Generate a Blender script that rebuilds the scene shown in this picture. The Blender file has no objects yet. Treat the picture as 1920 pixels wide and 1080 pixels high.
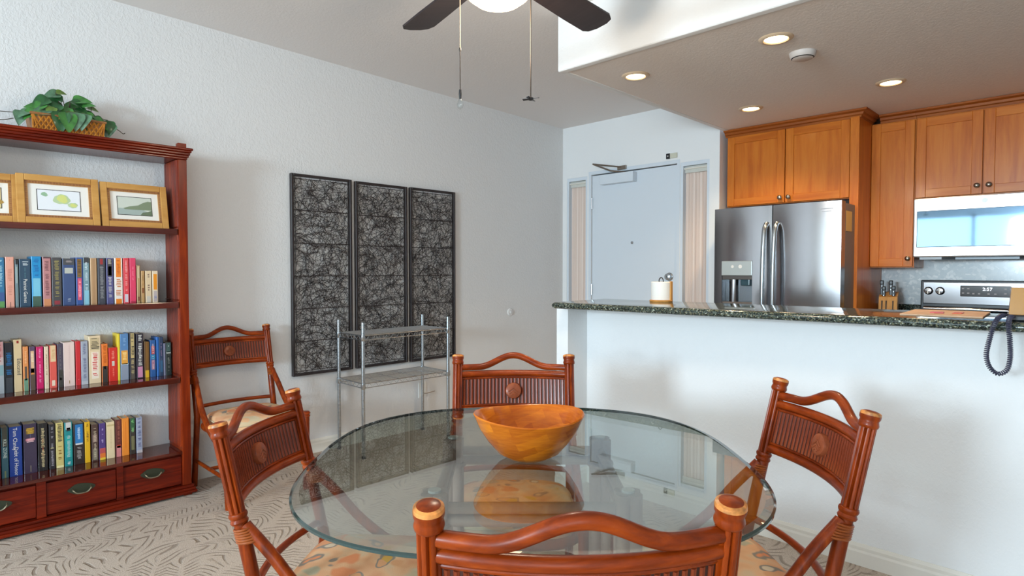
import bpy, bmesh, math, random
from mathutils import Vector, Matrix
R = math.radians
PI = math.pi
random.seed(7)
sc = bpy.context.scene
COL = sc.collection

# ------------------------------------------------------------------ camera
YAW, PITCH, HC = R(44.64), R(1.73), 1.2
cd = bpy.data.cameras.new('camera')
cd.sensor_width = 36.0
cd.lens = 36.0 * 1138.3 / 1920.0
cd.clip_start = 0.02
cam = bpy.data.objects.new('camera', cd)
COL.objects.link(cam)
cam.location = (0, 0, HC)
cam.rotation_euler = (R(90) - PITCH, 0, YAW)
sc.camera = cam

# ------------------------------------------------------------------ world, daylight, exposure
w = bpy.data.worlds.new('sky')
sc.world = w
w.use_nodes = True
nt = w.node_tree
bg = nt.nodes['Background']
sky = nt.nodes.new('ShaderNodeTexSky')
sky.sky_type = 'NISHITA'
sky.sun_disc = False
sky.sun_elevation = R(48)
sky.sun_rotation = R(60)
sky.altitude = 10
nt.links.new(sky.outputs[0], bg.inputs[0])
bg.inputs[1].default_value = 0.22

def area(name, loc, rot, sx, sy, energy, col):
    l = bpy.data.lights.new(name, 'AREA')
    l.shape = 'RECTANGLE'
    l.size, l.size_y = sx, sy
    l.energy = energy
    l.color = col
    o = bpy.data.objects.new(name, l)
    COL.objects.link(o)
    o.location = loc
    o.rotation_euler = rot
    return o

# daylight coming in through the sliding doors behind the camera
area('daylight_window', (-0.85, -4.94, 1.2), (R(90), 0, 0), 4.4, 2.05, 95, (0.71, 0.86, 1.0))
area('daylight_bright_pane', (-0.80, -4.92, 1.75), (R(87), 0, 0), 0.95, 0.7, 250, (0.71, 0.87, 1.0))
# added side light, an unseen source that brightens the long wall
area('added_side_fill', (1.73, -2.25, 1.35), (R(90), 0, R(90)), 2.4, 1.65, 36, (0.78, 0.90, 1.0))

vs = sc.view_settings
sc.display_settings.display_device = 'sRGB'
vs.view_transform = 'Standard'
vs.look = 'None'
vs.gamma = 1.0
vs.use_curve_mapping = False
vs.exposure = 0.40
sc.cycles.max_bounces = 8
sc.cycles.diffuse_bounces = 4
sc.cycles.glossy_bounces = 4
sc.cycles.transparent_max_bounces = 8
sc.cycles.caustics_reflective = False
sc.cycles.caustics_refractive = False
sc.cycles.sample_clamp_indirect = 4.0
sc.cycles.use_denoising = True

# ------------------------------------------------------------------ materials
def lin(c):
    def f(v):
        v /= 255.0
        return v / 12.92 if v <= 0.04045 else ((v + 0.055) / 1.055) ** 2.4
    return (f(c[0]), f(c[1]), f(c[2]), 1.0)

_M = {}
class NT:
    def __init__(s, name):
        s.m = bpy.data.materials.new(name)
        s.m.use_nodes = True
        s.t = s.m.node_tree
        s.b = s.t.nodes['Principled BSDF']
    def n(s, typ, **kw):
        x = s.t.nodes.new(typ)
        for k, v in kw.items():
            if k.startswith('i_'):
                x.inputs[k[2:].replace('_', ' ')].default_value = v
            else:
                setattr(x, k, v)
        return x
    def l(s, a, b):
        s.t.links.new(a, b)
    def coord(s, scale=(1, 1, 1), rot=(0, 0, 0), kind='Object'):
        tc = s.n('ShaderNodeTexCoord')
        mp = s.n('ShaderNodeMapping')
        mp.inputs['Scale'].default_value = scale
        mp.inputs['Rotation'].default_value = rot
        s.l(tc.outputs[kind], mp.inputs[0])
        return mp.outputs[0]
    def ramp(s, fac, stops, interp='LINEAR'):
        r = s.n('ShaderNodeValToRGB')
        r.color_ramp.interpolation = interp
        e = r.color_ramp.elements
        while len(e) < len(stops):
            e.new(0.5)
        for q, (p, c) in zip(e, stops):
            q.position = p
            q.color = lin(c) if len(c) == 3 else c
        s.l(fac, r.inputs[0])
        return r.outputs[0]
    def bump(s, h, strength, dist=0.01):
        b = s.n('ShaderNodeBump')
        b.inputs['Strength'].default_value = strength
        b.inputs['Distance'].default_value = dist
        s.l(h, b.inputs['Height'])
        s.l(b.outputs[0], s.b.inputs['Normal'])

def mat(name, col, rough=0.5, metal=0.0, coat=0.0, spec=0.5, bump=None, var=None, emit=None):
    if name in _M:
        return _M[name]
    t = NT(name)
    b = t.b
    b.inputs['Base Color'].default_value = lin(col)
    b.inputs['Roughness'].default_value = rough
    b.inputs['Metallic'].default_value = metal
    b.inputs['Coat Weight'].default_value = coat
    b.inputs['Coat Roughness'].default_value = 0.1
    b.inputs['Specular IOR Level'].default_value = spec
    if bump or var:
        c = t.coord()
    if bump:
        nz = t.n('ShaderNodeTexNoise', i_Scale=bump[0], i_Detail=3.0)
        t.l(c, nz.inputs['Vector'])
        t.bump(nz.outputs['Fac'], bump[1], bump[2] if len(bump) > 2 else 0.01)
    if var:
        nz = t.n('ShaderNodeTexNoise', i_Scale=var[0], i_Detail=4.0)
        t.l(c, nz.inputs['Vector'])
        k = var[1]
        o = t.ramp(nz.outputs['Fac'], [(0.3, tuple(v * (1 - k) for v in col)), (0.7, tuple(min(255, v * (1 + k)) for v in col))])
        t.l(o, b.inputs['Base Color'])
    if emit:
        b.inputs['Emission Color'].default_value = lin(emit[0])
        b.inputs['Emission Strength'].default_value = emit[1]
    _M[name] = t.m
    return t.m

def wood(name, stops, scale=(1, 1, 12), rough=0.3, coat=0.3, freq=9.0, bump=0.05, spec=0.2):
    if name in _M:
        return _M[name]
    t = NT(name)
    c = t.coord(scale)
    nz = t.n('ShaderNodeTexNoise', i_Scale=freq, i_Detail=5.0, i_Roughness=0.6, i_Distortion=0.4)
    t.l(c, nz.inputs['Vector'])
    o = t.ramp(nz.outputs['Fac'], stops)
    t.l(o, t.b.inputs['Base Color'])
    t.b.inputs['Roughness'].default_value = rough
    t.b.inputs['Coat Weight'].default_value = coat * 0.4
    t.b.inputs['Specular IOR Level'].default_value = spec
    t.b.inputs['Coat Roughness'].default_value = 0.12
    t.bump(nz.outputs['Fac'], bump, 0.004)
    _M[name] = t.m
    return t.m

def wall_mat(name, col, sc_=55.0, st=0.35):
    t = NT(name)
    c = t.coord((1, 1, 0.75))
    nz = t.n('ShaderNodeTexNoise', i_Scale=sc_, i_Detail=3.0, i_Roughness=0.55, i_Distortion=0.6)
    t.l(c, nz.inputs['Vector'])
    r = t.ramp(nz.outputs['Fac'], [(0.42, (0, 0, 0)), (0.62, (255, 255, 255))])
    t.bump(r, st, 0.004)
    t.b.inputs['Base Color'].default_value = lin(col)
    t.b.inputs['Roughness'].default_value = 0.75
    return t.m

M_WALL = wall_mat('textured_wall_paint', (221, 220, 219), 80, 0.28)
M_WALLB = wall_mat('bar_wall_paint', (232, 233, 233), 75, 0.13)
M_CEIL = wall_mat('ceiling_paint', (232, 227, 224), 80, 0.12)
M_SOFF = wall_mat('soffit_paint', (232, 224, 218), 70, 0.15)
M_TRIM = mat('trim_paint', (226, 222, 212), 0.45)
M_DOOR = mat('door_paint', (212, 220, 228), 0.4, bump=(40, 0.03))
M_WHITE = mat('white_plastic', (232, 230, 225), 0.35)

RATTAN = [(0.2, (66, 20, 5)), (0.45, (122, 44, 8)), (0.62, (148, 58, 11)), (0.85, (190, 92, 24))]
M_RAT = wood('rattan_pole', RATTAN, (3, 3, 0.6), 0.3, 0.2, 12.0, 0.04)
M_PALE = wood('washed_rattan', [(0.2, (150, 118, 104)), (0.8, (196, 168, 152))], (3, 3, 0.6), 0.4, 0.1, 12.0, 0.04)
M_RATX = wood('rattan_rail', RATTAN, (0.6, 3, 3), 0.3, 0.2, 12.0, 0.04)
M_REED = wood('rattan_reed', [(0.2, (84, 32, 16)), (0.5, (124, 52, 26)), (0.85, (162, 82, 42))], (4, 4, 0.7), 0.3, 0.2, 14.0, 0.04)
M_MEDAL = wood('carved_medallion', [(0.2, (112, 52, 32)), (0.8, (160, 86, 52))], (2, 2, 2), 0.35, 0.3, 20.0)
M_WRAP = wood('rattan_binding', [(0.2, (104, 44, 16)), (0.8, (176, 92, 40))], (2, 2, 30), 0.3, 0.3, 10.0)
M_RIM = mat('worn_cane_rim', (176, 112, 56), 0.4, var=(45, 0.45))
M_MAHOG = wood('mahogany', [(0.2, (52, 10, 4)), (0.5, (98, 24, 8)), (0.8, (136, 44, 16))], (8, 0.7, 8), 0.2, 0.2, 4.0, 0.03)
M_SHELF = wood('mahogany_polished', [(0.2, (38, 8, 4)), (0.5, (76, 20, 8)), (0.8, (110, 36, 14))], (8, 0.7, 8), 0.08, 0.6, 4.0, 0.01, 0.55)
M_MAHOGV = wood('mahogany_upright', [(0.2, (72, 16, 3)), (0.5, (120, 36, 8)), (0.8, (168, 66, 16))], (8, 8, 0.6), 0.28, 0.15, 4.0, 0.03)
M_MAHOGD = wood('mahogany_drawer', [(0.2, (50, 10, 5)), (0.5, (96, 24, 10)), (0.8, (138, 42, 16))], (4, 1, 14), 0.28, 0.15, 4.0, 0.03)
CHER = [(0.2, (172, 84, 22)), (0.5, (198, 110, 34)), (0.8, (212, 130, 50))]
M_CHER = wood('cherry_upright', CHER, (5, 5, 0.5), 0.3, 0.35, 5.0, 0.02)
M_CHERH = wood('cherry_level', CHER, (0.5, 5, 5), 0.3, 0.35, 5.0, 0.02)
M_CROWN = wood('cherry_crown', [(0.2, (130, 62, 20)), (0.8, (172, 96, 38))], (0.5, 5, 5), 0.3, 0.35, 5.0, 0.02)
M_OAK = wood('frame_oak', [(0.2, (184, 128, 62)), (0.8, (214, 164, 94))], (4, 0.6, 4), 0.38, 0.2, 6.0, 0.03)
M_BEAD = mat('beaded_inlay', (134, 78, 42), 0.5)
M_BEADL = mat('pale_inlay', (196, 146, 88), 0.5)
M_STEEL = mat('chrome_wire', (190, 198, 204), 0.25, 1.0)
M_KNOB = mat('pewter', (150, 140, 130), 0.3, 1.0)
M_BLACK = mat('black_plastic', (18, 18, 22), 0.35)
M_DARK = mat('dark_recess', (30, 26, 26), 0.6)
M_BRONZE = mat('aged_brass', (74, 80, 66), 0.4, 0.8)
M_PAGES = mat('book_pages', (206, 190, 160), 0.8, bump=(300, 0.2, 0.002))

def steel():
    t = NT('brushed_steel')
    c = t.coord((60, 60, 1))
    nz = t.n('ShaderNodeTexNoise', i_Scale=8.0, i_Detail=2.0)
    t.l(c, nz.inputs['Vector'])
    t.bump(nz.outputs['Fac'], 0.02, 0.002)
    t.b.inputs['Base Color'].default_value = lin((156, 154, 156))
    t.b.inputs['Metallic'].default_value = 1.0
    t.b.inputs['Roughness'].default_value = 0.17
    return t.m
M_INOX = steel()
M_FRSIDE = mat('fridge_side', (120, 112, 108), 0.45, 0.3)

def carpet():
    t = NT('carved_carpet')
    c = t.coord((1, 1, 0.0))
    d = t.n('ShaderNodeTexNoise', i_Scale=2.0, i_Detail=1.0)
    t.l(c, d.inputs['Vector'])
    mx = t.n('ShaderNodeMixRGB')
    mx.blend_type = 'ADD'
    mx.inputs[0].default_value = 0.62
    t.l(c, mx.inputs[1])
    t.l(d.outputs['Color'], mx.inputs[2])
    fine = t.n('ShaderNodeTexNoise', i_Scale=240.0, i_Detail=2.0)
    t.l(c, fine.inputs['Vector'])
    # carved fronds: slanted strokes either side of wandering veins
    def M2(op, x, y=None, z=None):
        q = t.n('ShaderNodeMath', operation=op)
        for i, v in enumerate((x, y, z)):
            if v is None:
                continue
            if isinstance(v, (int, float)):
                q.inputs[i].default_value = v
            else:
                t.l(v, q.inputs[i])
        return q.outputs[0]
    sp = t.n('ShaderNodeSeparateXYZ')
    t.l(mx.outputs[0], sp.inputs[0])
    U = M2('ADD', M2('MULTIPLY', sp.outputs[0], 0.8), M2('MULTIPLY', sp.outputs[1], 0.6))
    V = M2('SUBTRACT', M2('MULTIPLY', sp.outputs[1], 0.8), M2('MULTIPLY', sp.outputs[0], 0.6))
    tri = M2('ABSOLUTE', M2('SUBTRACT', M2('FRACT', M2('MULTIPLY', U, 5.5)), 0.5))
    ph = M2('ADD', M2('MULTIPLY', V, 30.0), M2('MULTIPLY', tri, 3.4))
    sn = M2('SINE', M2('MULTIPLY', ph, 6.2832))
    stroke = t.ramp(sn, [(0.45, (255, 255, 255)), (0.9, (0, 0, 0))])
    br = t.n('ShaderNodeTexNoise', i_Scale=11.0, i_Detail=2.0)
    t.l(c, br.inputs['Vector'])
    brk = t.ramp(br.outputs['Fac'], [(0.5, (0, 0, 0)), (0.64, (255, 255, 255))])
    gap = t.ramp(tri, [(0.36, (0, 0, 0)), (0.44, (255, 255, 255))])
    g1 = t.n('ShaderNodeMixRGB')
    g1.blend_type = 'LIGHTEN'
    g1.inputs[0].default_value = 1.0
    t.l(stroke, g1.inputs[1])
    t.l(brk, g1.inputs[2])
    g2 = t.n('ShaderNodeMixRGB')
    g2.blend_type = 'LIGHTEN'
    g2.inputs[0].default_value = 1.0
    t.l(g1.outputs[0], g2.inputs[1])
    t.l(gap, g2.inputs[2])
    base = t.ramp(fine.outputs['Fac'], [(0.3, (170, 154, 140)), (0.7, (214, 198, 182))])
    m2 = t.n('ShaderNodeMixRGB')
    t.l(g2.outputs[0], m2.inputs[0])
    m2.inputs[1].default_value = lin((158, 143, 129))
    t.l(base, m2.inputs[2])
    t.l(m2.outputs[0], t.b.inputs['Base Color'])
    ad = t.n('ShaderNodeMixRGB')
    ad.blend_type = 'ADD'
    ad.inputs[0].default_value = 0.35
    t.l(g2.outputs[0], ad.inputs[1])
    t.l(fine.outputs['Fac'], ad.inputs[2])
    t.bump(ad.outputs[0], 0.7, 0.006)
    t.b.inputs['Roughness'].default_value = 0.95
    t.b.inputs['Specular IOR Level'].default_value = 0.1
    return t.m
M_CARPET = carpet()

def floral():
    t = NT('floral_fabric')
    c = t.coord((1, 1, 1))
    n0 = t.n('ShaderNodeTexNoise', i_Scale=9.0, i_Detail=2.0)
    t.l(c, n0.inputs['Vector'])
    mx = t.n('ShaderNodeMixRGB')
    mx.blend_type = 'ADD'
    mx.inputs[0].default_value = 0.12
    t.l(c, mx.inputs[1])
    t.l(n0.outputs['Color'], mx.inputs[2])
    v = t.n('ShaderNodeTexVoronoi', i_Scale=13.0)
    t.l(mx.outputs[0], v.inputs['Vector'])
    ve = t.n('ShaderNodeTexVoronoi', feature='DISTANCE_TO_EDGE', i_Scale=13.0)
    t.l(mx.outputs[0], ve.inputs['Vector'])
    sep = t.n('ShaderNodeSeparateColor')
    t.l(v.outputs['Color'], sep.inputs[0])
    petals = t.ramp(sep.outputs[0], [(0.0, (216, 158, 112)), (0.3, (222, 172, 128)), (0.5, (214, 196, 168)), (0.66, (178, 170, 142)), (0.8, (222, 140, 92)), (0.92, (206, 160, 74))], 'CONSTANT')
    base = t.ramp(n0.outputs['Fac'], [(0.35, (214, 150, 108)), (0.5, (226, 176, 132)), (0.65, (206, 188, 154))])
    msk = t.ramp(v.outputs['Distance'], [(0.28, (255, 255, 255)), (0.4, (0, 0, 0))])
    m1 = t.n('ShaderNodeMixRGB')
    t.l(msk, m1.inputs[0])
    t.l(base, m1.inputs[1])
    t.l(petals, m1.inputs[2])
    ring = t.ramp(v.outputs['Distance'], [(0.26, (0, 0, 0)), (0.31, (255, 255, 255)), (0.36, (255, 255, 255)), (0.41, (0, 0, 0))])
    on = t.ramp(sep.outputs[1], [(0.0, (0, 0, 0)), (0.45, (255, 255, 255))], 'CONSTANT')
    mul = t.n('ShaderNodeMixRGB')
    mul.blend_type = 'MULTIPLY'
    mul.inputs[0].default_value = 1.0
    t.l(ring, mul.inputs[1])
    t.l(on, mul.inputs[2])
    m2 = t.n('ShaderNodeMixRGB')
    t.l(mul.outputs[0], m2.inputs[0])
    t.l(m1.outputs[0], m2.inputs[1])
    m2.inputs[2].default_value = lin((138, 128, 116))
    t.l(m2.outputs[0], t.b.inputs['Base Color'])
    wv = t.n('ShaderNodeTexNoise', i_Scale=400.0)
    t.l(c, wv.inputs['Vector'])
    t.bump(wv.outputs['Fac'], 0.25, 0.002)
    t.b.inputs['Roughness'].default_value = 0.85
    return t.m
M_FLORAL = floral()

def granite():
    t = NT('speckled_granite')
    c = t.coord((1, 1, 1))
    v = t.n('ShaderNodeTexVoronoi', i_Scale=210.0)
    t.l(c, v.inputs['Vector'])
    sep = t.n('ShaderNodeSeparateColor')
    t.l(v.outputs['Color'], sep.inputs[0])
    o = t.ramp(sep.outputs[0], [(0.0, (26, 34, 32)), (0.3, (52, 62, 56)), (0.58, (80, 90, 82)), (0.8, (106, 104, 82)), (0.94, (158, 164, 150))], 'CONSTANT')
    t.l(o, t.b.inputs['Base Color'])
    t.b.inputs['Roughness'].default_value = 0.08
    return t.m
M_GRAN = granite()

def glass_mat(name, tint, ior=1.5, rough=0.0, opaq=0.0):
    t = NT(name)
    nodes = t.t.nodes
    out = nodes['Material Output']
    tr = t.n('ShaderNodeBsdfTransparent')
    tr.inputs[0].default_value = tint
    gl = t.n('ShaderNodeBsdfGlossy')
    gl.inputs['Roughness'].default_value = rough
    fr = t.n('ShaderNodeFresnel')
    geo = t.n('ShaderNodeNewGeometry')
    io = t.n('ShaderNodeMapRange')          # the back side of a pane is met from inside: same reflectance
    io.inputs['To Min'].default_value = ior
    io.inputs['To Max'].default_value = 1.0 / ior
    t.l(geo.outputs['Backfacing'], io.inputs['Value'])
    t.l(io.outputs[0], fr.inputs[0])
    mx = t.n('ShaderNodeMixShader')
    t.l(fr.outputs[0], mx.inputs[0])
    t.l(tr.outputs[0], mx.inputs[1])
    t.l(gl.outputs[0], mx.inputs[2])
    t.l(mx.outputs[0], out.inputs[0])
    return t.m
M_GLASS = glass_mat('table_glass', (0.85, 0.90, 0.875, 1), 3.6)
M_PANE = glass_mat('window_glass', (0.95, 0.97, 0.97, 1), 1.3)
M_EDGE = mat('glass_edge_green', (40, 62, 60), 0.08, 0.0, 0.6)

def bowl_mat():
    t = NT('pieced_acacia')
    c = t.coord((1, 1, 1))
    br = t.n('ShaderNodeTexBrick')
    br.inputs['Scale'].default_value = 1.0
    br.inputs['Brick Width'].default_value = 0.075
    br.inputs['Row Height'].default_value = 0.021
    br.inputs['Mortar Size'].default_value = 0.0
    br.inputs['Color1'].default_value = lin((226, 126, 20))
    br.inputs['Color2'].default_value = lin((150, 52, 6))
    br.inputs['Bias'].default_value = -0.2
    mp = t.coord((1, 1, 1), (R(90), 0, 0.4))
    nz0 = t.n('ShaderNodeTexNoise', i_Scale=14.0)
    t.l(mp, nz0.inputs['Vector'])
    mx0 = t.n('ShaderNodeMixRGB')
    mx0.blend_type = 'ADD'
    mx0.inputs[0].default_value = 0.012
    t.l(mp, mx0.inputs[1])
    t.l(nz0.outputs['Color'], mx0.inputs[2])
    t.l(mx0.outputs[0], br.inputs['Vector'])
    st = t.coord((5, 5, 40))
    nz = t.n('ShaderNodeTexNoise', i_Scale=6.0, i_Detail=5.0)
    t.l(st, nz.inputs['Vector'])
    gr = t.ramp(nz.outputs['Fac'], [(0.3, (160, 68, 8)), (0.7, (232, 140, 30))])
    mx = t.n('ShaderNodeMixRGB')
    mx.inputs[0].default_value = 0.3
    t.l(br.outputs['Color'], mx.inputs[1])
    t.l(gr, mx.inputs[2])
    t.l(mx.outputs[0], t.b.inputs['Base Color'])
    t.b.inputs['Roughness'].default_value = 0.25
    t.b.inputs['Specular IOR Level'].default_value = 0.3
    t.b.inputs['Coat Weight'].default_value = 0.15
    return t.m
M_BOWL = bowl_mat()

def tile_mat():
    t = NT('pearly_backsplash')
    c = t.coord((1, 1, 1))
    v = t.n('ShaderNodeTexVoronoi', i_Scale=55.0)
    t.l(c, v.inputs['Vector'])
    sep = t.n('ShaderNodeSeparateColor')
    t.l(v.outputs['Color'], sep.inputs[0])
    o = t.ramp(sep.outputs[0], [(0.0, (204, 212, 216)), (0.7, (214, 220, 222)), (1.0, (240, 242, 242))])
    t.l(o, t.b.inputs['Base Color'])
    t.b.inputs['Roughness'].default_value = 0.15
    return t.m
M_TILE = tile_mat()

def sheer_mat():
    t = NT('sheer_fabric')
    c = t.coord((90, 90, 0.4))
    nz = t.n('ShaderNodeTexNoise', i_Scale=1.0, i_Detail=2.0)
    t.l(c, nz.inputs['Vector'])
    o = t.ramp(nz.outputs['Fac'], [(0.3, (222, 202, 190)), (0.7, (242, 230, 222))])
    t.l(o, t.b.inputs['Base Color'])
    t.b.inputs['Roughness'].default_value = 0.9
    return t.m
M_SHEER = sheer_mat()

def flat(col, rough=0.45):
    return mat('ink_%02x%02x%02x' % tuple(int(v) for v in col), col, rough, coat=0.15)

# ------------------------------------------------------------------ mesh helpers
class MB:
    def __init__(s):
        s.v, s.f = [], []
    def add(s, vs_, fs_):
        o = len(s.v)
        s.v += [tuple(p) for p in vs_]
        s.f += [tuple(i + o for i in q) for q in fs_]
        return s
    def box(s, a, b):
        x0, y0, z0 = a
        x1, y1, z1 = b
        return s.add([(x0, y0, z0), (x1, y0, z0), (x1, y1, z0), (x0, y1, z0), (x0, y0, z1), (x1, y0, z1), (x1, y1, z1), (x0, y1, z1)],
                     [(0, 3, 2, 1), (4, 5, 6, 7), (0, 1, 5, 4), (1, 2, 6, 5), (2, 3, 7, 6), (3, 0, 4, 7)])
    def bbox(s, a, b, r=0.004, seg=2):
        bm = bmesh.new()
        bmesh.ops.create_cube(bm, size=1.0)
        for q in bm.verts:
            q.co = Vector([(a[i] + b[i]) / 2 + q.co[i] * (b[i] - a[i]) for i in range(3)])
        bmesh.ops.bevel(bm, geom=bm.edges[:], offset=r, segments=seg, profile=0.6, affect='EDGES')
        bm.verts.index_update()
        s.add([q.co for q in bm.verts], [[q.index for q in f.verts] for f in bm.faces])
        bm.free()
        return s
    def tube(s, pts, r, n=10, closed=False, cap=True, prof=None):
        pts = [Vector(p) for p in pts]
        N = len(pts)
        rs = r if isinstance(r, (list, tuple)) else [r] * N
        up = None
        vs_ = []
        for i, p in enumerate(pts):
            if closed:
                t = (pts[(i + 1) % N] - pts[i - 1])
            else:
                t = pts[min(i + 1, N - 1)] - pts[max(i - 1, 0)]
            t.normalize()
            if up is None:
                up = Vector((0, 0, 1)) if abs(t.z) < 0.9 else Vector((0, 1, 0))
            a = t.cross(up).normalized()
            up = a.cross(t).normalized()
            for k in range(n):
                th = 2 * PI * k / n
                q = rs[i] * (prof(th, i) if prof else 1.0)
                vs_.append(p + a * (q * math.cos(th)) + up * (q * math.sin(th)))
        fs_ = []
        for i in range(N if closed else N - 1):
            j = (i + 1) % N
            for k in range(n):
                l_ = (k + 1) % n
                fs_.append((i * n + k, j * n + k, j * n + l_, i * n + l_))
        if cap and not closed:
            fs_.append(tuple(range(n)))
            fs_.append(tuple(reversed([(N - 1) * n + k for k in range(n)])))
        return s.add(vs_, fs_)
    def lathe(s, prof, n=24, c=(0, 0, 0), M=None, cap=True):
        vs_, fs_ = [], []
        for (r, z) in prof:
            for k in range(n):
                th = 2 * PI * k / n
                vs_.append(Vector((r * math.cos(th), r * math.sin(th), z)))
        for i in range(len(prof) - 1):
            for k in range(n):
                l_ = (k + 1) % n
                fs_.append((i * n + k, i * n + l_, (i + 1) * n + l_, (i + 1) * n + k))
        if cap:
            fs_.append(tuple(reversed(range(n))))
            fs_.append(tuple((len(prof) - 1) * n + k for k in range(n)))
        if M is not None:
            vs_ = [M @ p for p in vs_]
        c = Vector(c)
        return s.add([p + c for p in vs_], fs_)
    def prism(s, poly, z0, z1, M=None):
        n = len(poly)
        vs_ = [Vector((x, y, z0)) for x, y in poly] + [Vector((x, y, z1)) for x, y in poly]
        if M is not None:
            vs_ = [M @ p for p in vs_]
        fs_ = [tuple(reversed(range(n))), tuple(range(n, 2 * n))] + [(i, (i + 1) % n, n + (i + 1) % n, n + i) for i in range(n)]
        return s.add(vs_, fs_)
    def mesh(s, name, m, smooth=False):
        me = bpy.data.meshes.new(name)
        me.from_pydata(s.v, [], s.f)
        me.materials.append(m)
        if smooth:
            me.polygons.foreach_set('use_smooth', [True] * len(me.polygons))
            me.set_sharp_from_angle(angle=R(40))
        me.update()
        return me
    def build(s, name, m, parent=None, smooth=False):
        return link(name, s.mesh(name, m, smooth), parent)

def link(name, data, parent=None):
    o = bpy.data.objects.new(name, data)
    COL.objects.link(o)
    if parent is not None:
        o.parent = parent
    return o

def tag(o, label=None, cat=None, group=None, kind=None):
    if label: o['label'] = label
    if cat: o['category'] = cat
    if group: o['group'] = group
    if kind: o['kind'] = kind
    return o

def thing(name, label, cat, loc=(0, 0, 0), rz=0.0, group=None):
    o = bpy.data.objects.new(name, None)
    o.empty_display_size = 0.05
    COL.objects.link(o)
    o.location = loc
    o.rotation_euler = (0, 0, rz)
    return tag(o, label, cat, group)

def struct(name, mb, m, parent=None, smooth=False):
    o = mb.build(name, m, parent, smooth)
    if parent is None:
        o['kind'] = 'structure'
    return o

def copy_tree(o, parent=None):
    c = o.copy()
    COL.objects.link(c)
    if parent is not None:
        c.parent = parent
    for ch in list(o.children):
        copy_tree(ch, c)
    return c

def arc(pts, k=8):
    """smooth (Catmull-Rom) curve through pts"""
    P = [Vector(p) for p in pts]
    P = [2 * P[0] - P[1]] + P + [2 * P[-1] - P[-2]]
    out = []
    for i in range(1, len(P) - 2):
        for j in range(k):
            t = j / k
            a, b, c, d = P[i - 1], P[i], P[i + 1], P[i + 2]
            out.append(0.5 * ((2 * b) + (c - a) * t + (2 * a - 5 * b + 4 * c - d) * t * t + (3 * b - a - 3 * c + d) * t ** 3))
    out.append(P[-2])
    return out

def ringz(z, r, R0, n=16, m=8, c=(0, 0)):
    """torus as a closed tube around a vertical axis"""
    return [(c[0] + R0 * math.cos(2 * PI * k / n), c[1] + R0 * math.sin(2 * PI * k / n), z) for k in range(n)]

# ------------------------------------------------------------------ room shell
XL, YE, YB = -3.705, 4.436, 2.73          # long wall, entry wall, bar wall
XR, YW = 1.6, -4.8                        # wall on the other side, window wall
def ceil_z(y): return 2.524 + (4.436 - y) * 0.0185
SZ, SY, SX = 2.26, 2.50, -2.125           # kitchen soffit
struct('floor', MB().box((XL - 0.1, YW - 0.1, -0.1), (XR + 0.1, 5.2, 0)), M_CARPET)
def slab_y(x0, x1, y0, y1, f0=0.0):
    vs_ = []
    for x in (x0, x1):
        vs_ += [(x, y0, f0), (x, y1, f0), (x, y1, ceil_z(y1) + 0.06), (x, y0, ceil_z(y0) + 0.06)]
    return MB().add(vs_, [(0, 1, 2, 3), (7, 6, 5, 4), (0, 4, 5, 1), (1, 5, 6, 2), (2, 6, 7, 3), (3, 7, 4, 0)])
struct('wall_left', slab_y(XL - 0.1, XL, YW, YE + 0.1), M_WALL)
wr_ = MB().box((XR, YW, 0), (XR + 0.1, -3.5, 2.75)).box((XR, -1.0, 0), (XR + 0.1, 5.2, 2.75)).box((XR, -3.5, 0), (XR + 0.1, -1.0, 0.5)).box((XR, -3.5, 2.2), (XR + 0.1, -1.0, 2.75))
struct('wall_right', wr_, M_WALL)
wf = MB()
for y in (-3.48, -2.25, -1.02):
    wf.box((XR + 0.03, y - 0.02, 0.5), (XR + 0.07, y + 0.02, 2.2))
wf.box((XR + 0.03, -3.5, 0.5), (XR + 0.07, -1.0, 0.54)).box((XR + 0.03, -3.5, 2.16), (XR + 0.07, -1.0, 2.2))
wo = struct('added_side_window', wf, M_TRIM)  # unseen window, made up to go with the added side light
for a, b in ((-3.46, -2.27), (-2.23, -1.04)):
    MB().box((XR + 0.048, a, 0.54), (XR + 0.052, b, 2.16)).build('pane', M_PANE, wo)
# entry wall with openings for the door and two sidelights
DX0, DX1, DZ = -3.372, -2.510, 2.056
L0, L1, LZ = -3.656, -3.415, 2.05
Q0, Q1, QZ = -2.480, -2.232, 2.058
e = MB()
zt = ceil_z(YE) + 0.05
e.box((XL, YE, 0), (L0, YE + 0.12, zt))
e.box((L1, YE, 0), (DX0, YE + 0.12, zt))
e.box((DX1, YE, 0), (Q0, YE + 0.12, zt))
e.box((Q1, YE, 0), (-2.15, YE + 0.12, zt))
e.box((L0, YE, LZ), (L1, YE + 0.12, zt))
e.box((DX0, YE, DZ), (DX1, YE + 0.12, zt))
e.box((Q0, YE, QZ), (Q1, YE + 0.12, zt))
e.box((L0, YE, 0), (L1, YE + 0.12, 0.1))
e.box((Q0, YE, 0), (Q1, YE + 0.12, 0.1))
struct('wall_far', e, M_WALLB)
struct('wall_alcove', MB().box((-2.25, YE + 0.12, 0), (-2.15, 5.2, 2.5)), M_WALLB)
struct('wall_kitchen', MB().box((-2.15, 5.1, 0), (XR, 5.2, 2.5)), M_WALLB)
struct('wall_bar', MB().box((-2.10, YB, 0), (XR, YB + 0.11, 0.995)).box((-2.18, 2.56, 0), (-2.10, YB + 0.11, 0.995)), M_WALLB)
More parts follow.
